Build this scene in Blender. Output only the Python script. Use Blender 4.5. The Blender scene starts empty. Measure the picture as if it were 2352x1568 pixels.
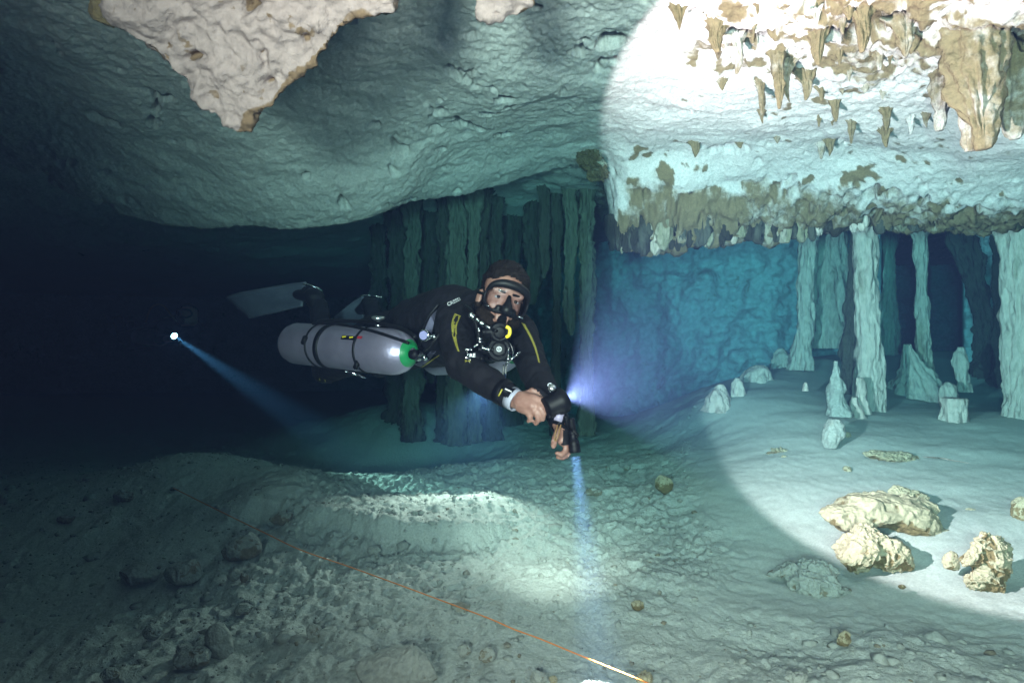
import bpy, bmesh, math, random
import numpy as np
from mathutils import Vector, Matrix
from mathutils.bvhtree import BVHTree

SC = bpy.context.scene
COL = SC.collection
R = math.radians
CH = 1.25                      # camera height above the datum
F = 1400.0                     # focal length on a 2352 wide picture

# ---------------------------------------------------------------- camera, world, exposure
cam_d = bpy.data.cameras.new('camera')
cam = bpy.data.objects.new('camera', cam_d); COL.objects.link(cam)
cam.location = (0, 0, CH); cam.rotation_euler = (R(90), 0, 0)
cam_d.sensor_width = 36.0; cam_d.lens = 36.0*F/2352.0
cam_d.clip_start = 0.05; cam_d.clip_end = 200
SC.camera = cam
world = bpy.data.worlds.new('World'); SC.world = world; world.use_nodes = True
bg = world.node_tree.nodes['Background']
bg.inputs[0].default_value = (0.01, 0.03, 0.06, 1); bg.inputs[1].default_value = 0.0   # a flooded cave: no daylight reaches it
SC.view_settings.view_transform = 'Standard'; SC.view_settings.look = 'None'
SC.view_settings.exposure = 0.0; SC.view_settings.gamma = 1.0
cy = SC.cycles
cy.max_bounces = 6; cy.diffuse_bounces = 1; cy.glossy_bounces = 2; cy.transmission_bounces = 4
cy.volume_bounces = 0; cy.transparent_max_bounces = 8
cy.use_denoising = True; cy.caustics_reflective = False; cy.caustics_refractive = False
cy.sample_clamp_indirect = 4.0

def P(u, v, Y):
    """the point seen at picture place (u, v) at depth Y metres"""
    return Vector(((u-1176)/F*Y, Y, CH-(v-784)/F*Y))

def lamp(name, kind, loc, power, color, target=None, radius=0.02, angle=None, blend=0.2):
    d = bpy.data.lights.new(name, kind); d.energy = power; d.color = color
    d.shadow_soft_size = radius
    if kind == 'SPOT':
        d.spot_size = angle; d.spot_blend = blend
    o = bpy.data.objects.new(name, d); COL.objects.link(o); o.location = loc
    if target is not None:
        o.rotation_euler = (Vector(target)-Vector(loc)).to_track_quat('-Z', 'Y').to_euler()
    return o

TORCH = P(1296, 917, 1.98)
TDIR = Vector((0.838, 0.424, 0.343)).normalized()
SMALL = P(1321, 1041, 1.98)
SMALL_T = P(1392, 1660, 1.86)
FAR_T = P(401, 772, 6.0)
FAR_TT = P(905, 1112, 4.35)
vl = lamp('video_light_beam', 'SPOT', TORCH+TDIR*0.012, 1180, (1.0, 0.53, 0.565), TORCH+TDIR, 0.012, R(97.6), 0.07)
vl.data.use_nodes = True; _nt = vl.data.node_tree                    # the lamp's own hot centre: half as strong at the rim of its reflector
_tc = _nt.nodes.new('ShaderNodeTexCoord'); _sp = _nt.nodes.new('ShaderNodeSeparateXYZ'); _mr = _nt.nodes.new('ShaderNodeMapRange')
_nt.links.new(_tc.outputs['Normal'], _sp.inputs[0]); _ab = _nt.nodes.new('ShaderNodeMath'); _ab.operation = 'ABSOLUTE'; _nt.links.new(_sp.outputs['Z'], _ab.inputs[0])
_nt.links.new(_ab.outputs[0], _mr.inputs['Value']); _mr.inputs['From Min'].default_value = .66; _mr.inputs['From Max'].default_value = .80
_mr.inputs['To Min'].default_value = .50; _mr.inputs['To Max'].default_value = 1.0; _nt.links.new(_mr.outputs['Result'], _nt.nodes['Emission'].inputs['Strength'])
ht = lamp('hand_torch_beam', 'AREA', SMALL+(SMALL_T-SMALL).normalized()*0.010, 13, (1.0, 0.82, 0.80), SMALL_T, 0.010)
ht.data.shape = 'DISK'; ht.data.size = 0.030; ht.data.spread = R(20)
lamp('hand_torch_spill', 'SPOT', SMALL+(SMALL_T-SMALL).normalized()*0.012, 90, (1.0, 0.80, 0.74), P(1262, 1262, 3.15), 0.012, R(50), 1.0)
lamp('far_torch_beam', 'SPOT', FAR_T+(FAR_TT-FAR_T).normalized()*0.02, 1150, (1.0, 0.88, 0.80), FAR_TT, 0.015, R(9.5), 1.0)
BACK = P(1108, 884, 4.4)                                              # added lamp without a fixture, hidden behind the near diver to brighten the floor
lamp('added_back_light', 'SPOT', BACK, 150, (1.0, 0.74, 0.68), P(1050, 1200, 3.4), 0.02, R(72), 0.9)
lamp('photographer_lamp', 'SPOT', (-0.50, -1.0, CH+0.08), 1500, (1.0, 0.64, 0.59), (2.3, 5, CH+1.8), 0.22, R(98), 1.0)
lamp('photographer_lamp_right', 'SPOT', (0.62, -1.0, CH+0.02), 600, (1.0, 0.62, 0.57), (1.9, 5, CH+2.1), 0.30, R(96), 1.0)
lamp('photographer_lamp_low', 'SPOT', (0.50, -0.9, CH-0.15), 80, (1.0, 0.74, 0.64), (0.7, 3, CH-0.9), 0.05, R(84), 1.0)

# ---------------------------------------------------------------- noise
def _hash(ix, iy, iz, seed):
    h = (ix*73856093) ^ (iy*19349663) ^ (iz*83492791) ^ (seed*2654435761 & 0x7fffffff)
    h = (h ^ (h >> 13))*1274126177 & 0x7fffffff
    h = (h ^ (h >> 16))*374761393 & 0x7fffffff
    return ((h >> 8) & 0xffff)/65535.0*2-1
def noise(p, seed=0):
    p = np.asarray(p, float); i = np.floor(p).astype(np.int64); f = p-i
    f = f*f*f*(f*(f*6-15)+10)
    out = 0
    for a in (0, 1):
        wa = f[:, 0] if a else 1-f[:, 0]
        for b in (0, 1):
            wb = f[:, 1] if b else 1-f[:, 1]
            for c in (0, 1):
                wc = f[:, 2] if c else 1-f[:, 2]
                out = out + wa*wb*wc*_hash(i[:, 0]+a, i[:, 1]+b, i[:, 2]+c, seed)
    return out
def fbm(p, octaves=4, seed=0, gain=0.5, lac=2.03):
    p = np.asarray(p, float); s = 0; a = 1.0; q = p.copy()
    for k in range(octaves):
        s = s+a*noise(q, seed+k*17); a *= gain; q = q*lac+5.3
    return s
def ridged(p, octaves=4, seed=0, gain=0.5):
    p = np.asarray(p, float); s = 0; a = 1.0; q = p.copy()
    for k in range(octaves):
        s = s+a*(1-2*np.abs(noise(q, seed+k*31))); a *= gain; q = q*2.07+3.1
    return s
def smooth(a, b, x):
    t = np.clip((x-a)/(b-a), 0, 1); return t*t*(3-2*t)

# ---------------------------------------------------------------- mesh helpers
def link(name, me, mat=None, parent=None, smooth_shade=True):
    o = bpy.data.objects.new(name, me); COL.objects.link(o)
    if mat is not None:
        for m in (mat if isinstance(mat, (list, tuple)) else [mat]): me.materials.append(m)
    if parent is not None: o.parent = parent
    if smooth_shade: me.polygons.foreach_set('use_smooth', [True]*len(me.polygons))
    return o
def tag(o, label=None, cat=None, group=None, kind=None):
    if label: o['label'] = label
    if cat: o['category'] = cat
    if group: o['group'] = group
    if kind: o['kind'] = kind
    elif cat: o['kind'] = 'thing'
    return o
def empty(name, loc, label, cat, group=None):
    o = bpy.data.objects.new(name, None); COL.objects.link(o); o.location = loc
    o.empty_display_size = 0.1
    return tag(o, label, cat, group)
def child(name, me, mat, root, **k):
    """me is in world coordinates; the part hangs under root, which only has a location"""
    me.transform(Matrix.Translation(-root.location))
    o = link(name, me, mat, root, **k); return o
def subchild(name, me, mat, root, part, **k):
    me.transform(Matrix.Translation(-root.location))
    return link(name, me, mat, part, **k)
def mesh(name, V, Fc):
    me = bpy.data.meshes.new(name)
    me.from_pydata([tuple(v) for v in V], [], [tuple(f) for f in Fc]); me.update(); return me
def grid_mesh(name, V, n, m, wrap=False, flip=False):
    """V is n*m points; quads between them"""
    idx = np.arange(n*m).reshape(n, m)
    if wrap: idx = np.hstack([idx, idx[:, :1]])
    a = idx[:-1, :-1].ravel(); b = idx[:-1, 1:].ravel(); c = idx[1:, 1:].ravel(); d = idx[1:, :-1].ravel()
    q = np.stack([a, d, c, b] if flip else [a, b, c, d], 1)
    me = bpy.data.meshes.new(name)
    me.vertices.add(len(V)); me.vertices.foreach_set('co', np.asarray(V, np.float32).ravel())
    me.loops.add(q.size); me.loops.foreach_set('vertex_index', q.ravel().astype(np.int32))
    me.polygons.add(len(q)); me.polygons.foreach_set('loop_start', (np.arange(len(q))*4).astype(np.int32))
    me.update(calc_edges=True); me.validate(); return me
def set_attr(me, name, vals):
    a = me.attributes.new(name, 'FLOAT', 'POINT'); a.data.foreach_set('value', np.asarray(vals, np.float32))
def coords(me):
    v = np.empty(len(me.vertices)*3, np.float32); me.vertices.foreach_get('co', v); return v.reshape(-1, 3).astype(float)
def normals(me):
    v = np.empty(len(me.vertices)*3, np.float32); me.vertex_normals.foreach_get('vector', v); return v.reshape(-1, 3).astype(float)
def set_coords(me, V):
    me.vertices.foreach_set('co', np.asarray(V, np.float32).ravel()); me.update()

def frame_of(axis, up=(0, 0, 1)):
    z = Vector(axis).normalized(); x = Vector(up).cross(z)
    if x.length < 1e-4: x = Vector((1, 0, 0)).cross(z)
    x.normalize(); return x, z.cross(x), z

def bm_capsule(bm, a, b, ra, rb, seg=20, flat=1.0, up=(0, 0, 1)):
    """tapered capsule; flat squeezes the section along its second axis"""
    a = Vector(a); b = Vector(b); L = (b-a).length
    x, y, z = frame_of((b-a) if L > 1e-6 else (0, 0, 1), up)
    rows = []
    for k in range(7): t = -math.pi/2+math.pi/2*k/6; rows.append((math.sin(t)*ra, math.cos(t)*ra))
    for k in range(7): t = math.pi/2*k/6; rows.append((L+math.sin(t)*rb, math.cos(t)*rb))
    rings = []
    for h, r in rows:
        if r < 1e-6: rings.append([bm.verts.new(a+z*h)]); continue
        rings.append([bm.verts.new(a+z*h+x*math.cos(2*math.pi*j/seg)*r+y*math.sin(2*math.pi*j/seg)*r*flat) for j in range(seg)])
    for r0, r1 in zip(rings, rings[1:]):
        for j in range(seg):
            k = (j+1) % seg
            if len(r0) == 1: bm.faces.new((r0[0], r1[k], r1[j]))
            elif len(r1) == 1: bm.faces.new((r0[j], r0[k], r1[0]))
            else: bm.faces.new((r0[j], r0[k], r1[k], r1[j]))
def bm_ellipsoid(bm, c, rad, rot=None, seg=24):
    M = Matrix.Translation(Vector(c)) @ (rot.to_4x4() if rot is not None else Matrix.Identity(4)) @ Matrix.Diagonal((rad[0], rad[1], rad[2], 1))
    bmesh.ops.create_uvsphere(bm, u_segments=seg, v_segments=seg*2//3, radius=1, matrix=M)
def bm_box(bm, c, size, rot=None, bevel=0.0):
    M = Matrix.Translation(Vector(c)) @ (rot.to_4x4() if rot is not None else Matrix.Identity(4)) @ Matrix.Diagonal((size[0], size[1], size[2], 1))
    g = bmesh.ops.create_cube(bm, size=1, matrix=M)
    if bevel:
        es = list({e for v in g['verts'] for e in v.link_edges})
        bmesh.ops.bevel(bm, geom=es, offset=bevel, segments=2, affect='EDGES')
def bm_lathe(bm, a, axis, prof, seg=32, up=(0, 0, 1)):
    """prof: (distance along the axis, radius) pairs"""
    a = Vector(a); x, y, z = frame_of(axis, up); rings = []
    for h, r in prof:
        if r < 1e-6: rings.append([bm.verts.new(a+z*h)])
        else: rings.append([bm.verts.new(a+z*h+(x*math.cos(2*math.pi*j/seg)+y*math.sin(2*math.pi*j/seg))*r) for j in range(seg)])
    for r0, r1 in zip(rings, rings[1:]):
        if len(r0) == 1 and len(r1) == 1: continue
        for j in range(seg):
            k = (j+1) % seg
            if len(r0) == 1: bm.faces.new((r0[0], r1[k], r1[j]))
            elif len(r1) == 1: bm.faces.new((r0[j], r0[k], r1[0]))
            else: bm.faces.new((r0[j], r0[k], r1[k], r1[j]))
def bm_tube(bm, pts, r, seg=10, closed=False, sub=6):
    """round tube through a smooth curve"""
    pts = [Vector(p) for p in pts]; n = len(pts); Q = []
    rng = range(n if closed else n-1)
    for i in rng:
        p0 = pts[(i-1) % n] if closed or i > 0 else pts[i]; p1 = pts[i]; p2 = pts[(i+1) % n]
        p3 = pts[(i+2) % n] if closed or i+2 < n else p2
        for k in range(sub):
            t = k/sub
            Q.append(0.5*((2*p1)+(p2-p0)*t+(2*p0-5*p1+4*p2-p3)*t*t+(3*p1-p0-3*p2+p3)*t**3))
    if not closed: Q.append(pts[-1])
    rings = []; prev = None; m = len(Q)
    for i, q in enumerate(Q):
        d = (Q[(i+1) % m]-Q[i-1]) if closed else (Q[min(i+1, m-1)]-Q[max(i-1, 0)])
        d.normalize()
        x = (prev-d*prev.dot(d)) if prev is not None else frame_of(d)[0]
        x.normalize(); y = d.cross(x); prev = x
        rr = r(i/(m-1)) if callable(r) else r
        rings.append([bm.verts.new(q+(x*math.cos(2*math.pi*j/seg)+y*math.sin(2*math.pi*j/seg))*rr) for j in range(seg)])
    pairs = list(zip(rings, rings[1:]))+([(rings[-1], rings[0])] if closed else [])
    for r0, r1 in pairs:
        for j in range(seg):
            k = (j+1) % seg; bm.faces.new((r0[j], r0[k], r1[k], r1[j]))
    if not closed:
        bm.faces.new(rings[0][::-1]); bm.faces.new(rings[-1])
def done(bm, name='part'):
    bmesh.ops.recalc_face_normals(bm, faces=bm.faces[:])
    me = bpy.data.meshes.new(name); bm.to_mesh(me); bm.free(); return me
def remesh(bm, voxel, smooth_n=4, fac=0.5):
    """fuse overlapping closed shapes into ONE continuous skin"""
    me = bpy.data.meshes.new('tmp'); bm.to_mesh(me); bm.free()
    o = bpy.data.objects.new('tmp', me); COL.objects.link(o)
    m = o.modifiers.new('r', 'REMESH'); m.mode = 'VOXEL'; m.voxel_size = voxel; m.adaptivity = 0
    if smooth_n:
        s = o.modifiers.new('s', 'SMOOTH'); s.factor = fac; s.iterations = smooth_n
    dg = bpy.context.evaluated_depsgraph_get()
    out = bpy.data.meshes.new_from_object(o.evaluated_get(dg), depsgraph=dg)
    bpy.data.objects.remove(o); bpy.data.meshes.remove(me)
    return out

# ---------------------------------------------------------------- materials
def mat(name, color, rough=0.6, metal=0.0, emit=None, estr=0.0, spec=0.5, coat=0.0):
    m = bpy.data.materials.new(name); m.use_nodes = True; b = m.node_tree.nodes['Principled BSDF']
    b.inputs['Base Color'].default_value = (*color, 1); b.inputs['Roughness'].default_value = rough
    b.inputs['Metallic'].default_value = metal; b.inputs['Specular IOR Level'].default_value = spec
    b.inputs['Coat Weight'].default_value = coat
    if emit: b.inputs['Emission Color'].default_value = (*emit, 1); b.inputs['Emission Strength'].default_value = estr
    return m
def varied(name, c1, c2, scale=30, rough=0.6, bump=0.0, bump_scale=200, metal=0.0, rough2=None):
    """a material whose colour and gloss wander between two values"""
    m = bpy.data.materials.new(name); m.use_nodes = True; nt = m.node_tree; b = nt.nodes['Principled BSDF']
    tc = nt.nodes.new('ShaderNodeTexCoord')
    n = nt.nodes.new('ShaderNodeTexNoise'); n.inputs['Scale'].default_value = scale; n.inputs['Detail'].default_value = 5
    nt.links.new(tc.outputs['Object'], n.inputs['Vector'])
    r = nt.nodes.new('ShaderNodeValToRGB'); r.color_ramp.elements[0].position = 0.35; r.color_ramp.elements[1].position = 0.65
    r.color_ramp.elements[0].color = (*c1, 1); r.color_ramp.elements[1].color = (*c2, 1)
    nt.links.new(n.outputs['Fac'], r.inputs['Fac']); nt.links.new(r.outputs['Color'], b.inputs['Base Color'])
    b.inputs['Roughness'].default_value = rough; b.inputs['Metallic'].default_value = metal
    if rough2 is not None:
        mr = nt.nodes.new('ShaderNodeMapRange'); mr.inputs['To Min'].default_value = rough; mr.inputs['To Max'].default_value = rough2
        nt.links.new(n.outputs['Fac'], mr.inputs['Value']); nt.links.new(mr.outputs['Result'], b.inputs['Roughness'])
    if bump:
        n2 = nt.nodes.new('ShaderNodeTexNoise'); n2.inputs['Scale'].default_value = bump_scale; n2.inputs['Detail'].default_value = 4
        nt.links.new(tc.outputs['Object'], n2.inputs['Vector'])
        bp = nt.nodes.new('ShaderNodeBump'); bp.inputs['Strength'].default_value = bump; bp.inputs['Distance'].default_value = 0.004
        nt.links.new(n2.outputs['Fac'], bp.inputs['Height']); nt.links.new(bp.outputs['Normal'], b.inputs['Normal'])
    return m
def limestone(name, pale, stain, fine=(0.5, 0.5), bump=0.6, dist=0.02, scale=14, stretch=1.0, extra=0.35, rough=0.85, coarse=False, soft=(0.15, 0.75)):
    """pale rock; attribute 'stain' (0..1) turns it brown; noise breaks both up"""
    m = bpy.data.materials.new(name); m.use_nodes = True; nt = m.node_tree; L = nt.links.new
    b = nt.nodes['Principled BSDF']; b.inputs['Roughness'].default_value = rough; b.inputs['Specular IOR Level'].default_value = 0.2
    g = nt.nodes.new('ShaderNodeNewGeometry'); mp = nt.nodes.new('ShaderNodeMapping')
    mp.inputs['Scale'].default_value = (1, 1, stretch); L(g.outputs['Position'], mp.inputs['Vector'])
    def nz(s, d=6, r=0.55, dis=0.0):
        n = nt.nodes.new('ShaderNodeTexNoise'); n.inputs['Scale'].default_value = s; n.inputs['Detail'].default_value = d
        n.inputs['Roughness'].default_value = r; n.inputs['Distortion'].default_value = dis
        L(mp.outputs['Vector'], n.inputs['Vector']); return n
    def math_(op, a, b_, clamp=False):
        n = nt.nodes.new('ShaderNodeMath'); n.operation = op; n.use_clamp = clamp
        for i, x in enumerate((a, b_)):
            if isinstance(x, (int, float)): n.inputs[i].default_value = x
            else: L(x, n.inputs[i])
        return n.outputs[0]
    at = nt.nodes.new('ShaderNodeAttribute'); at.attribute_name = 'stain'
    n1 = nz(5.0, 8, 0.62, 0.6); n2 = nz(30, 5, 0.6)
    s = math_('MULTIPLY', math_('SUBTRACT', n1.outputs['Fac'], 0.5), 2.2)
    s2 = math_('MULTIPLY', math_('SUBTRACT', n2.outputs['Fac'], 0.5), 1.2)
    f = math_('ADD', math_('ADD', math_('MULTIPLY', at.outputs['Fac'], 1.6), -0.55+extra), math_('ADD', s, s2))
    rp = nt.nodes.new('ShaderNodeMapRange'); rp.interpolation_type = 'SMOOTHSTEP'
    rp.inputs['From Min'].default_value = soft[0]; rp.inputs['From Max'].default_value = soft[1]; L(f, rp.inputs['Value'])
    mx = nt.nodes.new('ShaderNodeMix'); mx.data_type = 'RGBA'
    mx.inputs['A'].default_value = (*pale, 1); mx.inputs['B'].default_value = (*stain, 1); L(rp.outputs['Result'], mx.inputs['Factor'])
    n3 = nz(scale*3, 4, 0.6)
    v = nt.nodes.new('ShaderNodeMapRange'); v.inputs['From Min'].default_value = 0.3; v.inputs['From Max'].default_value = 0.7
    v.inputs['To Min'].default_value = 0.80; v.inputs['To Max'].default_value = 1.12; L(n3.outputs['Fac'], v.inputs['Value'])
    mul = nt.nodes.new('ShaderNodeMix'); mul.data_type = 'RGBA'; mul.blend_type = 'MULTIPLY'; mul.inputs['Factor'].default_value = 1
    L(mx.outputs['Result'], mul.inputs['A']); L(v.outputs['Result'], mul.inputs['B']); L(mul.outputs['Result'], b.inputs['Base Color'])
    n4 = nz(scale, 9, 0.68); vo = nt.nodes.new('ShaderNodeTexVoronoi'); vo.inputs['Scale'].default_value = scale*1.7
    L(mp.outputs['Vector'], vo.inputs['Vector'])
    h = math_('ADD', n4.outputs['Fac'], math_('MULTIPLY', vo.outputs['Distance'], fine[0]))
    bp = nt.nodes.new('ShaderNodeBump'); bp.inputs['Strength'].default_value = bump; bp.inputs['Distance'].default_value = dist
    L(h, bp.inputs['Height']); L(bp.outputs['Normal'], b.inputs['Normal'])
    if coarse:
        a2 = nt.nodes.new('ShaderNodeAttribute'); a2.attribute_name = 'coarse'; L(math_('MULTIPLY', a2.outputs['Fac'], bump), bp.inputs['Strength'])
    return m

M_CEIL = limestone('pale_limestone', (0.74, 0.62, 0.575), (0.235, 0.16, 0.085), fine=(0.2, 0), bump=0.8, dist=0.02, scale=24, extra=0.06, soft=(-.1, 1.0))
M_FLOOR = limestone('silt_and_rubble', (0.62, 0.60, 0.54), (0.36, 0.32, 0.25), fine=(0.15, 0), bump=0.9, dist=0.018, scale=34, extra=0.05, coarse=True)
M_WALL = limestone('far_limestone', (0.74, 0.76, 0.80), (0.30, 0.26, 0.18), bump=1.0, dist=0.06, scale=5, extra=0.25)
M_COL = limestone('flowstone', (0.86, 0.64, 0.55), (0.34, 0.28, 0.18), bump=1.0, dist=0.04, scale=12, stretch=0.35, extra=0.28, soft=(0, 1.0))
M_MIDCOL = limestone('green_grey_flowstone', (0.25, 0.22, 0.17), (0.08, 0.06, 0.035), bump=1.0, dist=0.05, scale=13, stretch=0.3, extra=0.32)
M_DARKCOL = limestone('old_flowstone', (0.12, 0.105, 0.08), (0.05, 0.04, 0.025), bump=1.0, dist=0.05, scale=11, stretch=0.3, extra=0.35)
M_ROCK = limestone('yellow_limestone', (0.50, 0.41, 0.27), (0.24, 0.165, 0.08), bump=0.8, dist=0.014, scale=22, extra=0.18)
M_GREYROCK = limestone('grey_limestone', (0.46, 0.44, 0.39), (0.30, 0.24, 0.17), bump=0.8, dist=0.014, scale=22, extra=0.15)
M_TAN = limestone('tan_limestone', (0.50, 0.44, 0.35), (0.20, 0.14, 0.075), bump=1.0, dist=0.03, scale=20, extra=0.1)
M_PINK = limestone('pink_white_limestone', (0.37, 0.285, 0.262), (0.21, 0.135, 0.08), bump=0.9, dist=0.02, scale=14, extra=0.05)

# ---------------------------------------------------------------- the cave
def tps(pts, vals, lam=1e-3):
    pts = np.array(pts, float); vals = np.array(vals, float); n = len(pts)
    def U(r2): return 0.5*r2*np.log(r2+1e-9)
    d2 = ((pts[:, None]-pts[None])**2).sum(-1)
    A = np.zeros((n+3, n+3)); A[:n, :n] = U(d2)+lam*np.eye(n); A[:n, n] = 1; A[:n, n+1:] = pts; A[n, :n] = 1; A[n+1:, :n] = pts.T
    w = np.linalg.solve(A, np.concatenate([vals, [0, 0, 0]]))
    def f(q):
        q = np.asarray(q, float); out = np.empty(len(q))
        for s in range(0, len(q), 20000):
            qq = q[s:s+20000]; d = ((qq[:, None]-pts[None])**2).sum(-1)
            out[s:s+20000] = U(d)@w[:n]+w[n]+qq@w[n+1:]
        return out
    return f
def world_pts(L):
    a = [P(*l) for l in L]; return [(p.x, p.y) for p in a], [p.z for p in a]

FLOOR_PTS = [(0, 1568, 2.1), (600, 1568, 2.05), (1176, 1568, 2.0), (1800, 1568, 1.95), (2352, 1568, 1.9),
    (0, 1350, 2.75), (500, 1350, 2.7), (1000, 1350, 2.65), (1500, 1350, 2.7), (2000, 1350, 2.75), (2300, 1430, 2.4),
    (0, 1220, 3.3), (300, 1220, 3.3), (600, 1220, 3.15), (0, 1120, 4.1), (200, 1105, 4.1), (330, 1066, 4.15), (470, 1046, 4.2), (560, 1090, 4.0), (740, 1116, 3.9),
    (450, 1130, 3.7), (850, 1160, 3.75), (1100, 1165, 3.8), (900, 1108, 4.35), (1000, 1078, 4.9), (1176, 1050, 5.5), (1176, 1010, 6.6), (950, 1012, 6.6),
    (1400, 1000, 6.3), (1450, 1120, 4.3), (1350, 1230, 3.35), (1600, 984, 5.5), (1640, 940, 5.6), (1650, 905, 6.0), (1740, 862, 6.6), (1850, 822, 7.4), (1800, 1000, 4.7),
    (1700, 1100, 4.0), (1850, 1280, 3.05), (2050, 1100, 3.85), (2300, 1000, 4.5), (2340, 955, 5.0), (2000, 942, 5.5), (2190, 965, 4.95), (2100, 905, 6.4), (2300, 900, 6.4), (2200, 1250, 3.0)]
fx, fz = world_pts(FLOOR_PTS)
for x, y, z in ((-3.5, .6, -1.2), (0, .3, -1.2), (3.5, .6, -1.15), (-6, 3, -1.0), (-1.9, 5.6, -1.28), (-3.0, 5.8, -1.25), (-1.0, 6.5, -1.3), (-3.5, 9, -1.3), (-6, 6, -1.0), (-8, 10, -1.0), (0, 10, -1.1),
                (6, 3, -.8), (7, 7, -.3), (3.0, 12, -.9), (8, 12, -.3), (2.6, 8.5, -.9), (1.6, 8, -1.0), (-3, 13, -1.4), (-10, 18, -1.6), (-3, 24, -1.6), (8, 24, -.6), (0, 13, -1.2), (3.9, 9.2, -.35)):
    fx.append((x, y)); fz.append(z+CH)
_floor = tps(fx, fz)
STEP = [P(560, 1225, 3.3), P(700, 1236, 3.18), P(930, 1240, 3.1), P(1080, 1222, 3.15), P(1150, 1185, 3.3), P(1190, 1150, 3.5)]
SX = [p.x for p in STEP]; SY = [p.y for p in STEP]
def floor_z(q, detail=True):
    q = np.asarray(q, float).reshape(-1, 2); z = _floor(q); x, y = q[:, 0], q[:, 1]
    wob = 0.05*noise(np.c_[q*6, np.zeros(len(q))], 5)
    ys = np.interp(x, SX, SY)+wob
    inx = smooth(SX[0]-.5, SX[0]+.1, x)*(1-smooth(SX[-1]-.25, SX[-1]+.05, x))
    d = y-ys
    z = z+inx*(0.085*smooth(0.0, 0.09, d)*(1-smooth(0.3, 1.2, d))-0.02*(1-smooth(-.05, 0.03, d))*smooth(-.6, -.1, d))
    if detail:
        q3 = np.c_[q, np.zeros(len(q))]
        silt = smooth(0.0, 0.5, x-0.38*(y-1.2)+0.25*noise(q3*1.3, 9))     # the smooth white silt on the right
        silt = silt*smooth(2.1, 3.0, y+0.15*x)
        rough = 1-0.86*silt
        wq = q3+0.05*np.c_[noise(q3*5, 81), noise(q3*5+9, 82), np.zeros(len(q))]
        crumb = smooth(2.2, 3.0, y)*(1-smooth(4.6, 5.6, y))*smooth(-1.9, -.9, x)
        z = z+rough*(0.026*fbm(q3*2.2, 3, 1)+0.008*fbm(wq*8, 3, 2)+(0.007+.006*crumb)*fbm(wq*22, 3, 3)+(0.004+0.006*crumb)*np.maximum(-.2, fbm(wq*46, 2, 4)))
        z = z+silt*(0.010*fbm(q3*np.array([1.6, 4.0, 1]), 2, 6)+0.0012*fbm(q3*20, 2, 7))
        return z, silt
    return z
def polar(na, nr, a0=-62, a1=62, r0=0.35, r1=15.0):
    a = np.radians(np.linspace(a0, a1, na)); r = r0*(r1/r0)**np.linspace(0, 1, nr)
    A, Rr = np.meshgrid(a, r); return np.c_[(np.sin(A)*Rr).ravel(), (np.cos(A)*Rr).ravel()]
NA, NR = 860, 820
q = polar(NA, NR, -56, 56, 0.8, 24.0)
z, silt = floor_z(q)
V = np.c_[q, z]
me = grid_mesh('cave_floor', V, NR, NA)
q3 = np.c_[q, np.zeros(len(q))]
st = 0.12*(1-silt)+0.15*fbm(q3*1.2, 3, 11)*(1-silt)-0.5*silt
set_attr(me, 'stain', np.clip(st, -1, 1)); set_attr(me, 'coarse', np.clip(1-.8*silt, 0, 1))
floor = tag(link('cave_floor', me, M_FLOOR), kind='structure')
FLOOR_BVH = BVHTree.FromObject(floor, bpy.context.evaluated_depsgraph_get())
def ground(x, y): return float(floor_z(np.array([[x, y]]))[0][0])
def ground_hit(u, v):
    """the floor point seen at picture place (u, v)"""
    d = (P(u, v, 1.0)-Vector((0, 0, CH))).normalized()
    h = FLOOR_BVH.ray_cast(Vector((0, 0, CH)), d, 30)
    return h[0] if h[0] is not None else P(u, v, 6)

CEIL_PTS = [(0, 0, 2.3), (400, 0, 2.45), (800, 0, 2.5), (1176, 0, 2.6), (1500, 0, 2.6), (2000, 0, 2.45), (2352, 0, 2.25),
    (0, 200, 3.0), (400, 200, 3.0), (800, 200, 3.15), (1176, 200, 3.35), (1450, 200, 3.4), (1700, 200, 3.3), (2000, 200, 3.2), (2352, 180, 2.9),
    (0, 345, 3.7), (150, 425, 3.9), (300, 478, 4.1), (400, 503, 4.2), (700, 503, 4.25), (850, 485, 4.35), (950, 447, 4.6), (1100, 428, 4.9), (1250, 385, 5.0), (1340, 372, 5.0),
    (600, 400, 3.75), (1000, 350, 4.1), (1250, 300, 4.2), (1420, 330, 4.5),
    (1700, 340, 4.3), (1900, 320, 3.95), (2200, 330, 3.6), (2352, 330, 3.4)]
cx_, cz_ = world_pts(CEIL_PTS)
for x, y, z in ((-3, .3, 1.6), (0, .3, 1.6), (3, .3, 1.5), (-5, 2, 1.2), (5, 2, 1.2), (-6, 4, .9), (6, 4, 1.0), (1.2, 5.2, 1.5), (3, 5.6, 1.5), (5, 5.6, 1.4)):
    cx_.append((x, y)); cz_.append(z+CH)
_near = tps(cx_, cz_)
# the brow: where the right-hand ceiling folds down into a fringed drapery
BROW = [(1400, 430, 568, 4.85, 5.15), (1500, 430, 575, 4.8, 5.1), (1600, 425, 560, 4.75, 5.1), (1700, 405, 545, 4.6, 5.1), (1830, 450, 545, 4.5, 5.0), (1950, 455, 530, 4.4, 4.95),
        (2080, 475, 528, 4.3, 4.8), (2200, 475, 528, 4.2, 4.75), (2352, 450, 520, 4.0, 4.6), (2700, 450, 520, 3.8, 4.4)]
bx = [P(b[0], 0, b[4]).x for b in BROW]
by0 = [b[3] for b in BROW]; by1 = [b[4] for b in BROW]
bz0 = [P(b[0], b[1], b[3]).z for b in BROW]; bz1 = [P(b[0], b[2], b[4]).z for b in BROW]
RIM = [(-400, 3.6), (0, 3.75), (150, 3.95), (300, 4.12), (400, 4.25), (700, 4.3), (850, 4.42), (950, 4.7), (1100, 5.0), (1250, 5.1), (1340, 5.1)]
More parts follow.
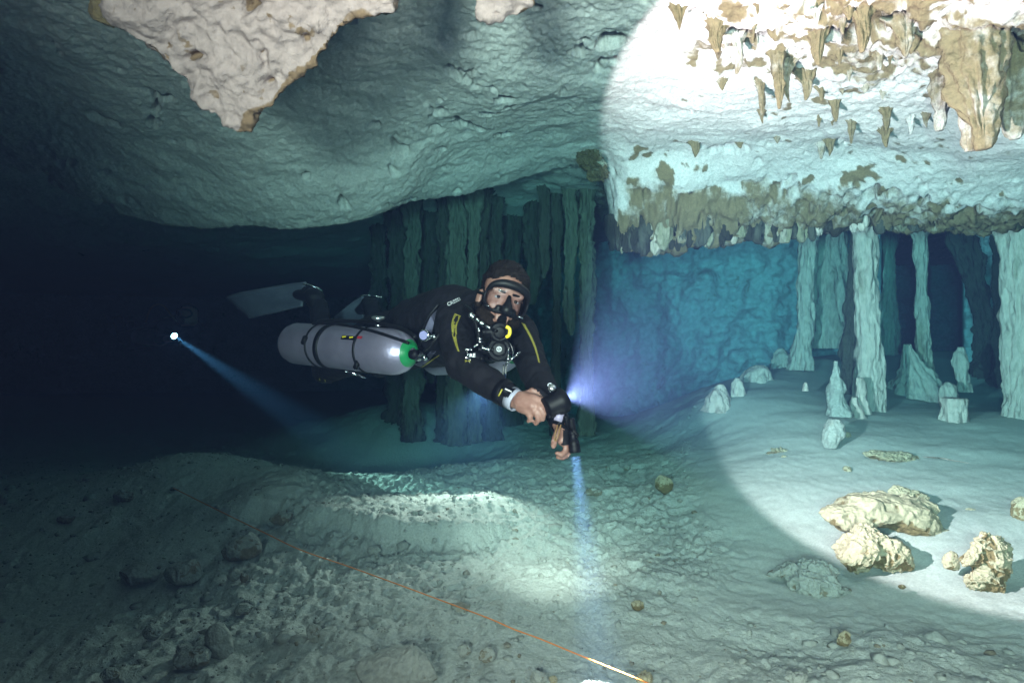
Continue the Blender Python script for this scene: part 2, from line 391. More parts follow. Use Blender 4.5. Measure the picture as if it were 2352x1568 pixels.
rx = [(u-1176)/F*y for u, y in RIM]+[bx[0], bx[0]+.05]+bx[1:]
ry = [y for u, y in RIM]+[5.1, by1[0]+.06]+[y+.06 for y in by1[1:]]
_far = tps([(-6, 5), (-3, 5), (-1.5, 5.2), (-.5, 6), (.6, 6.5), (1.2, 6.0), (3, 6), (5, 6), (-6, 9), (-3, 8), (-.8, 8), (1, 9), (3, 9), (6, 9), (-6, 14), (0, 14), (6, 14), (-10, 22), (2, 24)],
           [CH+v for v in (1.05, 1.25, 1.5, 1.55, 1.5, 1.45, 1.5, 1.5, 1.1, 1.2, 1.45, 1.6, 1.65, 1.7, 1.3, 1.5, 1.7, 1.6, 1.7)])
def ceil_z(q):
    x, y = q[:, 0], q[:, 1]; q3 = np.c_[q, np.zeros(len(q))]
    zn = _near(q)
    on = smooth(bx[0]-.12, bx[0]+.12, x)
    y0 = np.interp(x, bx, by0)+0.10*noise(q3*1.7, 61); y1 = np.interp(x, bx, by1); zb0 = np.interp(x, bx, bz0); zb1 = np.interp(x, bx, bz1)
    zb1 = zb1+0.045*ridged(np.c_[x*7, y*0.5, y*0], 3, 40)+0.05*noise(q3*2.2, 44)
    t = (y-y0)/(y1-y0)
    w = smooth(-1.3, 0.0, t)
    zz = zn*(1-w)+zb0*w
    zz = np.where(t > 0, zb0+(zb1-zb0)*np.clip(t, 0, 1)**0.85, zz)
    z = zn*(1-on)+zz*on
    yr = np.interp(x, rx, ry)+0.05*noise(q3*3.1, 66)*(1-on)
    k = smooth(0.0, 0.14, y-yr)
    z = z*(1-k)+_far(q)*k
    band = on*smooth(-.7, 0.5, t+0.35*noise(q3*2.5, 50)+.3*fbm(q3*7, 2, 58))
    return z, k, band, on
q = polar(NA, NR, -56, 56, 0.9, 24.0)
z, kfar, band, onr = ceil_z(q)
V = np.c_[q, z]
me = grid_mesh('cave_ceiling', V, NR, NA, flip=True)
N = normals(me)
WV = V+0.06*np.c_[noise(V*4, 83), noise(V*4+7, 84), noise(V*4+3, 85)]
amp = 0.045*fbm(WV*1.4, 3, 21)+0.009*fbm(WV*5, 3, 22)+0.007*fbm(WV*14, 3, 23)+0.005*fbm(WV*55, 2, 30)+0.0045*ridged(WV*31, 3, 24)*(.4+.6*smooth(-.2, .4, noise(V*1.3, 29)))
flute = 0.040*ridged(V*np.array([15, 15, 2.2]), 3, 25)*band
V2 = V+N*(amp*(1-0.55*band)+flute)[:, None]
# the crusted, knobbly rock at the upper right
crust = smooth(3.5, 2.7, V[:, 1])*smooth(.7, 1.4, V[:, 0])*onr
V2 = V2+N*(crust*(0.022*ridged(WV*np.array([11, 11, 7]), 3, 97)-0.030*np.clip(fbm(WV*16, 2, 98)-.25, 0, 1)+.007*fbm(WV*40, 2, 99)))[:, None]
# open holes in the pale rock
hole = np.zeros(len(V)).astype(float); hn = .45*fbm(V*11, 3, 91)
for hu, hv, ha, hb in ((1405, 107, 30, 12), (1680, 347, 36, 11), (2050, 48, 80, 22), (1955, 72, 55, 13), (1700, 76, 46, 13), (1765, 98, 34, 10), (1600, 40, 16, 8), (1405, 152, 14, 6), (1380, 118, 12, 5), (1340, 100, 9, 4),
                       (1165, 226, 20, 6), (1062, 292, 16, 5), (1095, 300, 14, 5), (1125, 262, 18, 4), (860, 291, 11, 6), (1030, 160, 9, 10), (385, 218, 13, 5), (925, 350, 16, 8), (1050, 282, 12, 4), (700, 400, 10, 4), (240, 392, 12, 4), (1590, 255, 10, 5),
                       (2320, 130, 22, 46), (2200, 110, 12, 20), (2290, 210, 16, 34), (1480, 20, 12, 6), (1545, 12, 9, 5), (1150, 315, 18, 4), (1010, 345, 12, 4), (1230, 20, 12, 6)):
    hy = float(np.interp(hv, [0, 200, 300, 400], [2.45, 3.2, 3.9, 4.6])); c_ = P(hu, hv, hy)
    pu = 1176+F*V[:, 0]/V[:, 1]; pv_ = 784-F*(V[:, 2]-CH)/V[:, 1]
    hole = np.maximum(hole, 1-smooth(.75, 1.15, np.hypot((pu-hu)/ha, (pv_-hv)/hb)+hn))
# pits in the pale rock
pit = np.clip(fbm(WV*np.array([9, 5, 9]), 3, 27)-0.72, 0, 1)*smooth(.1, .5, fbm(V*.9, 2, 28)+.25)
V2 = V2-N*(pit*0.40*(1-kfar))[:, None]+np.array([0, .10, .30])*hole[:, None]
set_coords(me, V2)
patch = smooth(0.10, 0.65, fbm(V2*1.1, 3, 31))*onr*0.45
spots = smooth(0.30, 0.95, fbm(V2*np.array([13, 13, 7]), 3, 33)+0.45*fbm(V2*1.1, 2, 36))*onr
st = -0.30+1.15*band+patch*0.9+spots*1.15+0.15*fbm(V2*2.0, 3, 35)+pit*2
st = st+0.55*smooth(3.4, 2.5, V2[:, 1])*onr*smooth(1.0, 1.8, V2[:, 0]) if False else st
near_r = smooth(1.15, 1.5, V2[:, 0]/np.maximum(V2[:, 1], .1)*1.9)*onr*smooth(0.1, 0.5, fbm(V2*2.3, 3, 37)+0.3)
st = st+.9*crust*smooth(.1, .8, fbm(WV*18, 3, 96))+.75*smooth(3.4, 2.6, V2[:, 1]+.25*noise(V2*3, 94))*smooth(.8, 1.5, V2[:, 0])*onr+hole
set_attr(me, 'stain', np.clip(st, -1, 1.2))
ceiling = tag(link('cave_ceiling', me, M_CEIL), kind='structure')

# the far walls close the chamber
na, nz_ = 800, 240
az = np.radians(np.linspace(-64, 64, na)); zz = np.linspace(-2.2, 2.6, nz_)
AZ, ZZ = np.meshgrid(az, zz)
rad = np.interp(np.degrees(AZ), [-64, -30, -10, -2, 8, 20, 27, 31.2, 31.7, 33.5, 33.8, 34.1, 34.4, 36.2, 36.6, 40, 64], [18, 24, 22, 12, 9.6, 9.2, 9.1, 9.1, 17, 17, 9.4, 9.4, 17, 17, 8.9, 8.9, 8.5])  # two narrow bands set far back, a shape standing in for black column shadows
X = np.sin(AZ)*rad; Y = np.cos(AZ)*rad
W = np.c_[X.ravel(), Y.ravel(), ZZ.ravel()+CH]
dirn = np.c_[np.sin(AZ).ravel(), np.cos(AZ).ravel(), np.zeros(AZ.size)]
off = 0.5*fbm(W*0.7, 3, 51)+0.16*ridged(W*np.array([1.6, 1.6, .8]), 3, 52)+0.09*fbm(W*5, 4, 53)+.03*ridged(W*9, 2, 54)-0.45*np.abs((ZZ.ravel()-.3)/1.6)**2
W2 = W+dirn*off[:, None]
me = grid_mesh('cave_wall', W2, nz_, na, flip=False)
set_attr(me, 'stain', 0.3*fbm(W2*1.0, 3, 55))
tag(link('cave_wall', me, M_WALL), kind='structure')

# ---------------------------------------------------------------- dripstone
def dripstone(name, pts, Y, label, cat, m=M_COL, group=None, flutes=0.16, rough=0.10, seed=1, seg=72, freq=9, sink=0.0, stain=0.0, step=0.02):
    """pts: (u, v, half width in px [, depth]) from top to bottom; a fluted, lumpy shaft"""
    C = []; Rr = []
    for p in pts:
        d = p[3] if len(p) > 3 else Y
        C.append(P(p[0], p[1], d)); Rr.append(p[2]*.9/F*d)
    C = np.array([tuple(c) for c in C]); Rr = np.array(Rr)
    s = np.r_[0, np.cumsum(np.linalg.norm(np.diff(C, axis=0), axis=1))]
    n = max(10, int(s[-1]/step)); t = np.linspace(0, s[-1], n)
    c = np.stack([np.interp(t, s, C[:, k]) for k in range(3)], 1); r = np.interp(t, s, Rr)
    for _ in range(3):
        r[1:-1] = (r[:-2]+2*r[1:-1]+r[2:])/4; c[1:-1] = (c[:-2]+2*c[1:-1]+c[2:])/4
    th = np.linspace(0, 2*np.pi, seg, endpoint=False)
    TH, T = np.meshgrid(th, t); RR = np.repeat(r[:, None], seg, 1)
    rm = np.median(r)
    a = np.c_[np.cos(TH).ravel()*freq*0.35, np.sin(TH).ravel()*freq*0.35, T.ravel()*1.2]
    b = np.c_[np.cos(TH).ravel()*1.6, np.sin(TH).ravel()*1.6, T.ravel()*min(9, .5/rm)]
    e = np.c_[np.cos(TH).ravel()*5, np.sin(TH).ravel()*5, T.ravel()*min(30, 1.5/rm)]
    k = 1+flutes*ridged(a+seed, 3, seed)*0.8+rough*1.2*fbm(b+seed, 2, seed+3)+rough*0.9*fbm(e, 3, seed+5)
    RR = RR*k.reshape(RR.shape)
    V = np.stack([c[:, 0][:, None]+np.cos(TH)*RR, c[:, 1][:, None]+np.sin(TH)*RR, np.repeat(c[:, 2][:, None], seg, 1)], -1).reshape(-1, 3)
    rad_ = np.c_[np.cos(TH).ravel(), np.sin(TH).ravel(), 0*TH.ravel()]
    V = V+rad_*(min(.022, rm*.35)*fbm(V*np.array([13, 13, 5.0]), 3, seed+9)+min(.006, rm*.12)*ridged(V*np.array([38, 38, 9.0]), 2, seed+11))[:, None]
    me = grid_mesh(name, V, n, seg, wrap=True, flip=True)
    bm = bmesh.new(); bm.from_mesh(me); bm.verts.ensure_lookup_table(); vs = list(bm.verts)
    for i0, cc in ((0, c[0]), ((n-1)*seg, c[-1])):
        ring = [vs[i0+j] for j in range(seg)]; ap = bm.verts.new(cc)
        for j in range(seg): bm.faces.new((ring[j], ring[(j+1) % seg], ap))
    bmesh.ops.recalc_face_normals(bm, faces=bm.faces[:]); bm.to_mesh(me); bm.free()
    v = coords(me)
    base = Vector(c[-1]) if True else None
    set_attr(me, 'stain', stain+0.3*fbm(v*np.array([3, 3, 1.0]), 3, seed+7))
    me.transform(Matrix.Translation(-base))
    o = link(name, me, m); o.location = base
    return tag(o, label, cat, group)

dripstone('column', [(1984, 495, 40), (1984, 540, 27), (1986, 640, 25), (1992, 720, 23), (1998, 790, 24), (1996, 850, 28), (1992, 905, 31), (1992, 955, 36)], 5.5,
          'pale cream column standing nearest the middle of the lit silt, ceiling to floor', 'column', seed=3, rough=.07, flutes=.12, group='columns in the lit chamber')
dripstone('column', [(2340, 480, 60), (2345, 560, 40), (2345, 700, 36), (2352, 850, 36), (2350, 930, 34), (2350, 990, 44)], 5.0,
          'thick cream column cut by the right edge of the picture', 'column', seed=8, rough=.08, flutes=.16, group='columns in the lit chamber')
dripstone('column', [(1856, 530, 22), (1852, 600, 15), (1850, 700, 15), (1846, 780, 18), (1838, 850, 26)], 6.7,
          'slim green-grey column, leftmost of the lit columns', 'column', m=M_COL, seed=12, group='columns in the lit chamber', stain=.2)
dripstone('column', [(1908, 520, 26), (1905, 580, 34), (1905, 650, 44), (1905, 720, 46), (1903, 800, 50)], 7.3,
          'broad flowstone mass with draped sides between two slim columns', 'column', seed=15, flutes=.25, rough=.12, group='columns in the lit chamber', stain=.1)
dripstone('column', [(1966, 520, 10), (1962, 620, 8), (1956, 700, 14), (1952, 790, 17), (1952, 860, 18), (1954, 905, 22)], 5.9,
          'dark pitted column close behind the pale cream column', 'column', m=M_DARKCOL, seed=19, rough=.16, group='columns in the lit chamber')
dripstone('column', [(2108, 510, 20), (2112, 560, 12), (2116, 640, 11), (2120, 740, 14), (2122, 820, 15), (2128, 900, 22)], 6.4,
          'thin green-grey column with dark gaps on both sides', 'column', seed=23, group='columns in the lit chamber', stain=.2)
dripstone('column', [(2210, 500, 26), (2222, 570, 26), (2238, 650, 16), (2262, 740, 16), (2275, 840, 26), (2280, 930, 34)], 6.9,
          'brown leaning column with ragged side beside the right edge column', 'column', m=M_DARKCOL, seed=27, rough=.25, flutes=.3, group='columns in the lit chamber', stain=.3)
dripstone('column', [(2290, 500, 14), (2296, 620, 10), (2300, 740, 13), (2304, 840, 20), (2305, 930, 26)], 6.6,
          'narrow brown column just left of the thick edge column', 'column', m=M_DARKCOL, seed=29, rough=.2, flutes=.3, group='columns in the lit chamber')
dripstone('column', [(2046, 520, 16), (2042, 620, 9), (2040, 700, 16), (2038, 800, 22), (2036, 880, 30)], 8.2,
          'distant blue-grey column behind the dark shadow', 'column', seed=31, flutes=.25, group='columns in the lit chamber')
dripstone('flowstone_mound', [(2084, 790, 6), (2092, 830, 18), (2110, 875, 40), (2125, 925, 66)], 6.3,
          'sloping ribbed flowstone mound at the foot of the thin column', 'flowstone', seed=33, flutes=.3, rough=.12)
# stalagmites on the silt
G = 'stalagmites on the pale silt'
def stalag(pts, Y, label, seed, m=M_COL, rough=.1, flutes=.06, stain=0.0, freq=7):
    return dripstone('stalagmite', pts, Y, label, 'stalagmite', m=m, group=G, seed=seed, rough=rough, flutes=flutes, stain=stain, seg=48, freq=freq, step=0.008)
stalag([(1920, 829, 5), (1920, 840, 6), (1921, 862, 7), (1921, 872, 15), (1922, 890, 19), (1920, 910, 17), (1926, 930, 20), (1930, 955, 30)], 4.95,
       'rough brown stalagmite topped by a short white stub', 41, m=M_GREYROCK, rough=.16)
stalag([(1916, 962, 8), (1915, 975, 17), (1912, 995, 22), (1908, 1012, 17), (1905, 1028, 9)], 4.35,
       'ribbed top-shaped stone standing in front of the white-stubbed stalagmite', 43, m=M_GREYROCK, rough=.10, stain=.3)
stalag([(2192, 914, 24), (2192, 918, 27), (2192, 940, 22), (2190, 972, 26)], 4.95, 'short flat-topped cream stump beside the dark pool of shadow', 45, rough=.08, flutes=.12)
stalag([(2204, 797, 5), (2203, 812, 12), (2205, 840, 14), (2212, 880, 13), (2214, 900, 16)], 5.8, 'slender rounded stalagmite standing in the dark gap', 47)
stalag([(2176, 877, 5), (2176, 886, 14), (2176, 905, 17), (2176, 925, 18)], 5.5, 'small round knob behind the flat-topped stump', 49)
stalag([(1975, 867, 4), (1976, 880, 10), (1977, 905, 12), (1978, 950, 20)], 5.2, 'knobbly finger fused at the front of the pale cream column base', 50, rough=.14)
stalag([(1962, 912, 3), (1961, 924, 9), (1966, 940, 11), (1972, 960, 14)], 5.1, 'little bulb at the left foot of the pale cream column', 51, rough=.14)
stalag([(1851, 878, 4), (1851, 885, 7), (1850, 898, 8)], 5.3, 'tiny stub with a black shadow left of the white-stubbed stalagmite', 52)
stalag([(1694, 868, 3), (1695, 880, 11), (1697, 900, 15), (1698, 915, 17)], 5.75, 'thumb-shaped stalagmite on the crest of the silt slope', 53)
stalag([(1655, 882, 3), (1652, 895, 16), (1650, 915, 28), (1648, 945, 36)], 5.6, 'low cone at the left end of the silt crest', 55, rough=.12)
stalag([(1742, 838, 10), (1740, 850, 26), (1738, 870, 34), (1736, 890, 36)], 6.3, 'broad whitish dome farthest up the silt crest', 57, rough=.1)
stalag([(1795, 800, 4), (1796, 815, 18), (1798, 840, 26), (1800, 865, 34)], 7.1, 'pale lump at the foot of the leftmost lit column', 59, rough=.16)

# drapery wall behind the diver
G = 'drapery columns behind the diver'
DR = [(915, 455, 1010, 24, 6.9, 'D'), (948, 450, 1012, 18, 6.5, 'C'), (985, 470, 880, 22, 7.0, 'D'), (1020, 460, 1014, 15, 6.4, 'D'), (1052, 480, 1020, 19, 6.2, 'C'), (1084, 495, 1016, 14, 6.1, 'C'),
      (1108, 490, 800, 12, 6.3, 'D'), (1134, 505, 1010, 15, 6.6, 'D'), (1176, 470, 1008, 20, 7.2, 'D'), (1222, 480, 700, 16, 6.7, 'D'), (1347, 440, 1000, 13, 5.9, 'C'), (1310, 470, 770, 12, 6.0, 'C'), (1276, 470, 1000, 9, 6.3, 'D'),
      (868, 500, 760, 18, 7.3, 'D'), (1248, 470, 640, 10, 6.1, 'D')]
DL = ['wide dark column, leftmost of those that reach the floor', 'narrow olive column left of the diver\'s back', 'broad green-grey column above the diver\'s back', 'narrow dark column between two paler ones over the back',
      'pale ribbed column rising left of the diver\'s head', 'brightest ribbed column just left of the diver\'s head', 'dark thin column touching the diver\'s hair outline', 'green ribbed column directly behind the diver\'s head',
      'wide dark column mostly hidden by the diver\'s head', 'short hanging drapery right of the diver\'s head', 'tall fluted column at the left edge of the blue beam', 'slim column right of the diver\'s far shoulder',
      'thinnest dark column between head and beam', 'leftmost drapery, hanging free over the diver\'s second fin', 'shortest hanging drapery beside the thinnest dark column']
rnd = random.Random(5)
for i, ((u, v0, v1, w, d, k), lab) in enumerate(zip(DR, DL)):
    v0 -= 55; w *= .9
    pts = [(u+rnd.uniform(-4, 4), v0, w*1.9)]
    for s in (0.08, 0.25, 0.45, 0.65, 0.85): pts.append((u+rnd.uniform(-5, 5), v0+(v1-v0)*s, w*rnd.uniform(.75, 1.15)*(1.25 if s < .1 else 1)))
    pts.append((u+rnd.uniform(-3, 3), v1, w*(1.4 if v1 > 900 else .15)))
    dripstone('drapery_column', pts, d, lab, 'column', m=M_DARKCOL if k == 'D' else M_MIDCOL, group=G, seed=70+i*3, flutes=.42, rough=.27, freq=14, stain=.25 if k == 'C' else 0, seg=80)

# hanging stalactites
G = 'stalactites on the right ceiling'
def stalac(pts, Y, label, seed, m=M_CEIL, rough=.30, flutes=.24, stain=0.0, group=G):
    return dripstone('stalactite', pts, Y, label, 'stalactite', m=m, group=group, seed=seed, rough=rough, flutes=flutes, stain=stain, seg=64, step=0.01)
stalac([(2215, -40, 75), (2225, 40, 62), (2235, 110, 52), (2240, 160, 44), (2246, 215, 38), (2252, 270, 28), (2256, 320, 15), (2258, 343, 5)], 2.55,
       'big cream stalactite hanging at upper right, longest of all', 101, rough=.24, flutes=.30, stain=.85)
stalac([(2222, 200, 26), (2226, 260, 17), (2230, 320, 13), (2232, 347, 8)], 2.62, 'brown stalactite fused to the left side of the biggest one', 103, stain=.6)
stalac([(2330, -40, 60), (2325, 60, 50), (2330, 150, 40), (2330, 240, 26), (2328, 300, 12), (2330, 320, 4)], 2.7, 'wide ragged brown stalactite cut by the right edge', 105, stain=1.0, rough=.2, flutes=.25)
stalac([(2172, 150, 26), (2165, 200, 20), (2162, 245, 14), (2160, 278, 9), (2159, 300, 3)], 2.9, 'small pointed brown stalactite left of the biggest one', 107, stain=1.0)
SM = [(1790, 120, 250, 13, 2.9), (1815, 140, 235, 10, 2.95), (1745, 190, 270, 8, 3.1), (1850, 180, 230, 10, 3.0), (1920, 230, 280, 8, 3.2), (2035, 250, 300, 8, 3.2), (1955, 280, 330, 7, 3.4), (2090, 270, 310, 8, 3.2),
      (1560, 20, 70, 12, 2.65), (1650, 60, 120, 13, 2.6), (1980, 30, 120, 15, 2.5), (2080, 60, 130, 16, 2.55), (1880, 80, 150, 12, 2.65), (1690, 90, 170, 9, 2.75)]
SL = ['twisted brown stalactite left of the middle of the bright ceiling', 'short brown stalactite beside the twisted one', 'thin curved brown stalactite lower left of the twisted one', 'stubby brown stalactite right of the twisted pair',
      'small brown tooth below the middle of the bright ceiling', 'brown tooth halfway between the middle and the big stalactite', 'tiny brown tooth above the tan brow', 'small tan tooth left of the pointed brown stalactite',
      'leftmost brown stalactite near the edge of the light circle', 'brown stalactite at the top, second from the light circle edge', 'stout tan stalactite at the top right of centre', 'stout tan stalactite at the top nearest the biggest one',
      'blunt tan stalactite at the top over the twisted one', 'thin tan stalactite hanging at the top left of the twisted one']
CE_BVH = BVHTree.FromObject(ceiling, bpy.context.evaluated_depsgraph_get())
def ceil_y(u, v):
    o = Vector((0, 0, CH)); h = CE_BVH.ray_cast(o, (P(u, v, 1)-o).normalized(), 30); return h[0].y if h[0] is not None else 3.0
rnd = random.Random(21)
for _ in range(30):
    u = rnd.gauss(1880, 190); v0 = rnd.uniform(10, 330)
    if not 1480 < u < 2170: continue
    w = rnd.uniform(3, 8); SM.append((u, v0, v0+w*rnd.uniform(2.5, 6), w, 0)); SL.append('small brown tooth scattered among the stalactites on the bright ceiling')
for i, ((u, v0, v1, w, d), lab) in enumerate(zip(SM, SL)):
    k = rnd.uniform(-12, 12)*(v1-v0)/90; w *= .8; d = ceil_y(u, v0)
    stalac([(u-k*.4, v0-w*1.6, w*2.8), (u-k*.2, v0-w*.4, w*1.9), (u+k*.2, v0+w*.8, w*1.15), (u+k, (v0+v1)/2, w*.85), (u+k*.7, v0*.2+v1*.8, w*.55), (u+k*.2, v1, w*.2)], d, lab, 110+i, stain=rnd.uniform(.65, 1.3), rough=.45)
# the fringe under the brow: individual teeth
G = 'small stalactites fringing the brow'
rnd = random.Random(11); u = 1404; k = 0
brow_v = lambda u: np.interp(u, [b[0] for b in BROW], [b[2] for b in BROW])
brow_y = lambda u: np.interp(u, [b[0] for b in BROW], [b[4] for b in BROW])
while u < 2300:
    w = rnd.uniform(5, 14); v = float(brow_v(u)); ln = rnd.uniform(-2, 16)*(1 if u < 1950 else .6)
    where = 'over the blue gap' if u < 1830 else 'over the lit columns'
    dripstone('fringe_stalactite', [(u, v-75, w*1.3), (u, v-35, w*1.4), (u+rnd.uniform(-3, 3), v-10, w*1.1), (u, v+ln*.5, w*.7), (u, v+ln, w*.3)], float(brow_y(u))-0.04-rnd.uniform(0, .05),
              'small grey-brown stalactite in the fringe under the brow, '+where, 'stalactite', m=M_DARKCOL if rnd.random() < .6 else M_COL, group=G, seed=200+k, flutes=.35, rough=.3, seg=28, freq=6, stain=.5)
    u += w*rnd.uniform(.9, 2.2) if u < 1900 else w*rnd.uniform(2.0, 4); k += 1

# ---------------------------------------------------------------- rocks
def rock(name, lobes, Y, label, cat='rock', m=M_ROCK, amp=0.12, seed=1, vox=None, group=None, stain=0.0, knob=0.5):
    """lobes: (u, v, half width px, half height px, depth offset m, half depth m, roll deg); fused and weathered into one rock"""
    bm = bmesh.new(); rs = []
    for l in lobes:
        u, v, a, b, dy, hd = l[:6]; roll = l[6] if len(l) > 6 else 0; d = Y+dy
        bm_ellipsoid(bm, P(u, v, d), (a/F*d*1.07, hd*1.07, b/F*d*1.07), Matrix.Rotation(R(roll), 3, 'Y'), 28); rs.append(max(a, b)/F*d)
    r = max(rs); me = remesh(bm, vox or r/28, 2)
    v = coords(me); N = normals(me); q = v/r
    q2 = q+.15*np.c_[noise(q*2.5, 1), noise(q*2.5, 2), noise(q*2.5, 3)]
    amp *= .5; rr = np.random.default_rng(seed); c0 = (v.max(0)+v.min(0))/2; h0 = (v.max(0)-v.min(0))/2+1e-6; w_ = (v-c0)/h0
    for _ in range(16):                                              # broken faces
        n_ = rr.normal(size=3); n_ /= np.linalg.norm(n_); d_ = w_@n_; lim = np.quantile(d_, rr.uniform(.88, .98)); w_ = w_-np.outer(np.maximum(0, d_-lim)*.85, n_)
    v = w_*h0+c0; set_coords(me, v); N = normals(me); q = v/r
    k = amp*(0.75*fbm(q2*1.5+seed, 3, seed)-knob*np.abs(noise(q2*3.1+seed, seed+1))*1.1+0.40*fbm(q2*6.5, 4, seed+2)-0.25*np.abs(noise(q2*12, seed+3)))
    v = v+N*(k*r)[:, None]; set_coords(me, v)
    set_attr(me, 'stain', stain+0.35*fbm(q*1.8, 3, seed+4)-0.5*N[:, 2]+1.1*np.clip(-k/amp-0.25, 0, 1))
    base = Vector(((v[:, 0].min()+v[:, 0].max())/2, (v[:, 1].min()+v[:, 1].max())/2, v[:, 2].min()))
    me.transform(Matrix.Translation(-base)); o = link(name, me, m); o.location = base
    return tag(o, label, cat, group)

G = 'loose rocks in the light circle'
rock('rock', [(1945, 1190, 58, 34, 0, .12, 8), (2010, 1168, 85, 36, .06, .16, 4), (2085, 1188, 70, 38, .02, .13, 12), (2140, 1218, 52, 18, -.02, .07, 16), (2110, 1160, 46, 22, .10, .08, 8)], 3.18,
     'large flat-topped cream rock with a brown left face, biggest in the light circle', group=G, seed=3, amp=.16, stain=.05)
rock('rock', [(1990, 1232, 38, 32, 0, .08, 0), (1965, 1270, 50, 40, -.05, .11, -35), (2035, 1270, 52, 40, -.02, .1, 35), (2070, 1295, 24, 18, -.03, .06, 30), (1930, 1290, 34, 26, -.04, .08, 0)], 2.92,
     'pyramid-shaped lumpy cream rock leaning against the large flat-topped one', group=G, seed=7, amp=.24, knob=.8)
rock('rock', [(2268, 1240, 34, 34, 0, .06, 0), (2275, 1290, 42, 44, 0, .075, 10), (2262, 1338, 38, 34, -.02, .07, 0), (2228, 1275, 28, 22, -.02, .05, -20), (2300, 1262, 22, 30, .02, .05, 0)], 2.66,
     'upright knobbly yellow-brown rock like a fist near the right edge', group=G, seed=11, amp=.30, knob=.9, stain=.15)
rock('rock', [(1880, 1300, 44, 26, 0, .09, -15), (1868, 1345, 52, 30, -.08, .1, 0), (1860, 1372, 30, 18, -.12, .06, 0), (1790, 1305, 34, 14, .02, .05, -15), (1940, 1372, 42, 18, -.1, .07, 0), (1830, 1325, 30, 20, 0, .07, 0)], 2.82,
     'low lumpy grey-green rock half inside the shadow edge below the pyramid rock', group=G, seed=15, amp=.30, knob=.9, m=M_GREYROCK)
rock('rock', [(2095, 1140, 34, 16, 0, .06, 10), (2065, 1130, 26, 14, 0, .05, 0), (2118, 1152, 20, 12, 0, .04, 20)], 3.45, 'whitish jagged rock behind the large flat-topped one, with its own shadow', group=G, seed=19, amp=.25)
rock('rock', [(1990, 1137, 14, 8, 0, .03, 0)], 3.55, 'small brown layered stone left of the whitish jagged rock', group=G, seed=21, amp=.3, stain=.4)
rock('rock', [(2040, 1048, 50, 13, 0, .10, 6), (2080, 1052, 40, 12, 0, .08, 4)], 4.15, 'long low tan rock slab sunk in the silt', group=G, seed=23, amp=.22)
rock('rock', [(2344, 1172, 16, 30, 0, .05, 10)], 3.2, 'tan rock cut by the right edge above the fist-shaped one', group=G, seed=25, amp=.2, stain=.2)
rock('rock', [(2232, 1172, 14, 5, 0, .02, 8)], 3.35, 'small oval yellow pebble between large rock and right edge', group=G, seed=27, amp=.15)
rock('rock', [(1946, 1078, 9, 8, 0, .03, 0)], 4.0, 'little rounded white stone above the whitish jagged rock', group=G, seed=29, amp=.15)
rock('rock', [(1785, 1042, 34, 13, 0, .07, -6), (1765, 1050, 18, 8, 0, .05, 0)], 4.45, 'broken crust with brown edges in the silt left of the top-shaped stone', group=G, seed=31, amp=.5, knob=1, stain=.4)
rock('rock', [(1800, 1055, 12, 9, 0, .03, 0)], 4.3, 'bright white chip beside the broken brown crust', group=G, seed=33, amp=.2, stain=-.6)
rock('rock', [(1830, 1080, 1, 1, 0, .01, 0)], 4.0, 'tiny chip on the open silt', group=G, seed=34) if False else None
rock('rock', [(1946, 998, 8, 7, 0, .025, 0)], 4.45, 'small white chip in the shadow of the top-shaped stone', group=G, seed=35, stain=-.6)
rock('rock', [(2072, 1347, 8, 5, 0, .012, 0)], 2.66, 'tiny red-brown stone alone on the bright silt', group=G, seed=36, stain=.9)
rock('rock', [(2185, 1290, 18, 24, 0, .03, 0)], 2.75, 'pale block half buried left of the fist-shaped rock', group=G, seed=37, stain=.0)
dripstone('broken_tube', [(2222, 1062, 7, 4.05), (2190, 1057, 8, 4.08), (2160, 1051, 7, 4.1), (2140, 1050, 11, 4.1), (2126, 1049, 5, 4.12)], 4.1,
          'white broken dripstone tube lying on the silt', 'dripstone', seed=39, seg=32, rough=.08, flutes=.04, step=.006)
# the darker floor
G = 'loose rocks on the dim floor'
def gl(u, v, w, h, label, seed, m=M_GREYROCK, extra=(), amp=.22, stain=0.0, yd=0.0):
    p = ground_hit(u, v+h); Y = p.y+yd
    return rock('rock', [(u, v, w, h, 0, w/F*Y*.75, 0)]+[(u+e[0], v+e[1], e[2], e[3], e[4] if len(e) > 4 else 0, e[2]/F*Y*.75, 0) for e in extra], Y, label, group=G, seed=seed, m=m, amp=amp, stain=stain)
gl(500, 1466, 27, 34, 'upright rounded pale stub standing on the dim floor, lower left', 51, extra=((2, 22, 34, 26),), stain=-.4, amp=.12)
gl(905, 1530, 66, 40, 'wide tan boulder half buried at the bottom, left of the orange line', 53, m=M_GREYROCK, extra=((60, 10, 50, 34), (-30, 10, 60, 34), (20, -30, 40, 14)), amp=.10)
gl(1066, 1492, 14, 17, 'pale standing chip right of the wide tan boulder', 55, extra=((8, 4, 12, 12),), stain=-.3)
gl(1238, 1556, 18, 17, 'whitish block at the bottom edge under the orange line', 57, extra=((-14, 4, 12, 8),), stain=-.4)
gl(1120, 1505, 20, 18, 'brown pitted stone between the two pale chips near the bottom', 59, stain=.4)
gl(560, 1258, 40, 26, 'dark brown rock with a shadowed left side under the guideline', 61, extra=((-22, 10, 30, 18), (20, -20, 24, 14)), stain=.5, amp=.2)
gl(650, 1190, 26, 14, 'brown knobbed rock where the guideline crosses the ridge', 63, extra=((14, -12, 8, 16), (-18, 4, 16, 10)), stain=.6, amp=.3)
gl(420, 1315, 42, 26, 'rounded cracked boulder in the dim left floor, right one of a pair', 65, extra=((20, -16, 20, 16),), amp=.14)
gl(318, 1318, 44, 24, 'rounded cracked boulder in the dim left floor, left one of a pair', 67, extra=((24, -10, 26, 16),), amp=.14, stain=.1)
gl(284, 1138, 24, 14, 'dark brown ragged rock on the left slope of the mound', 69, stain=.7, amp=.35)
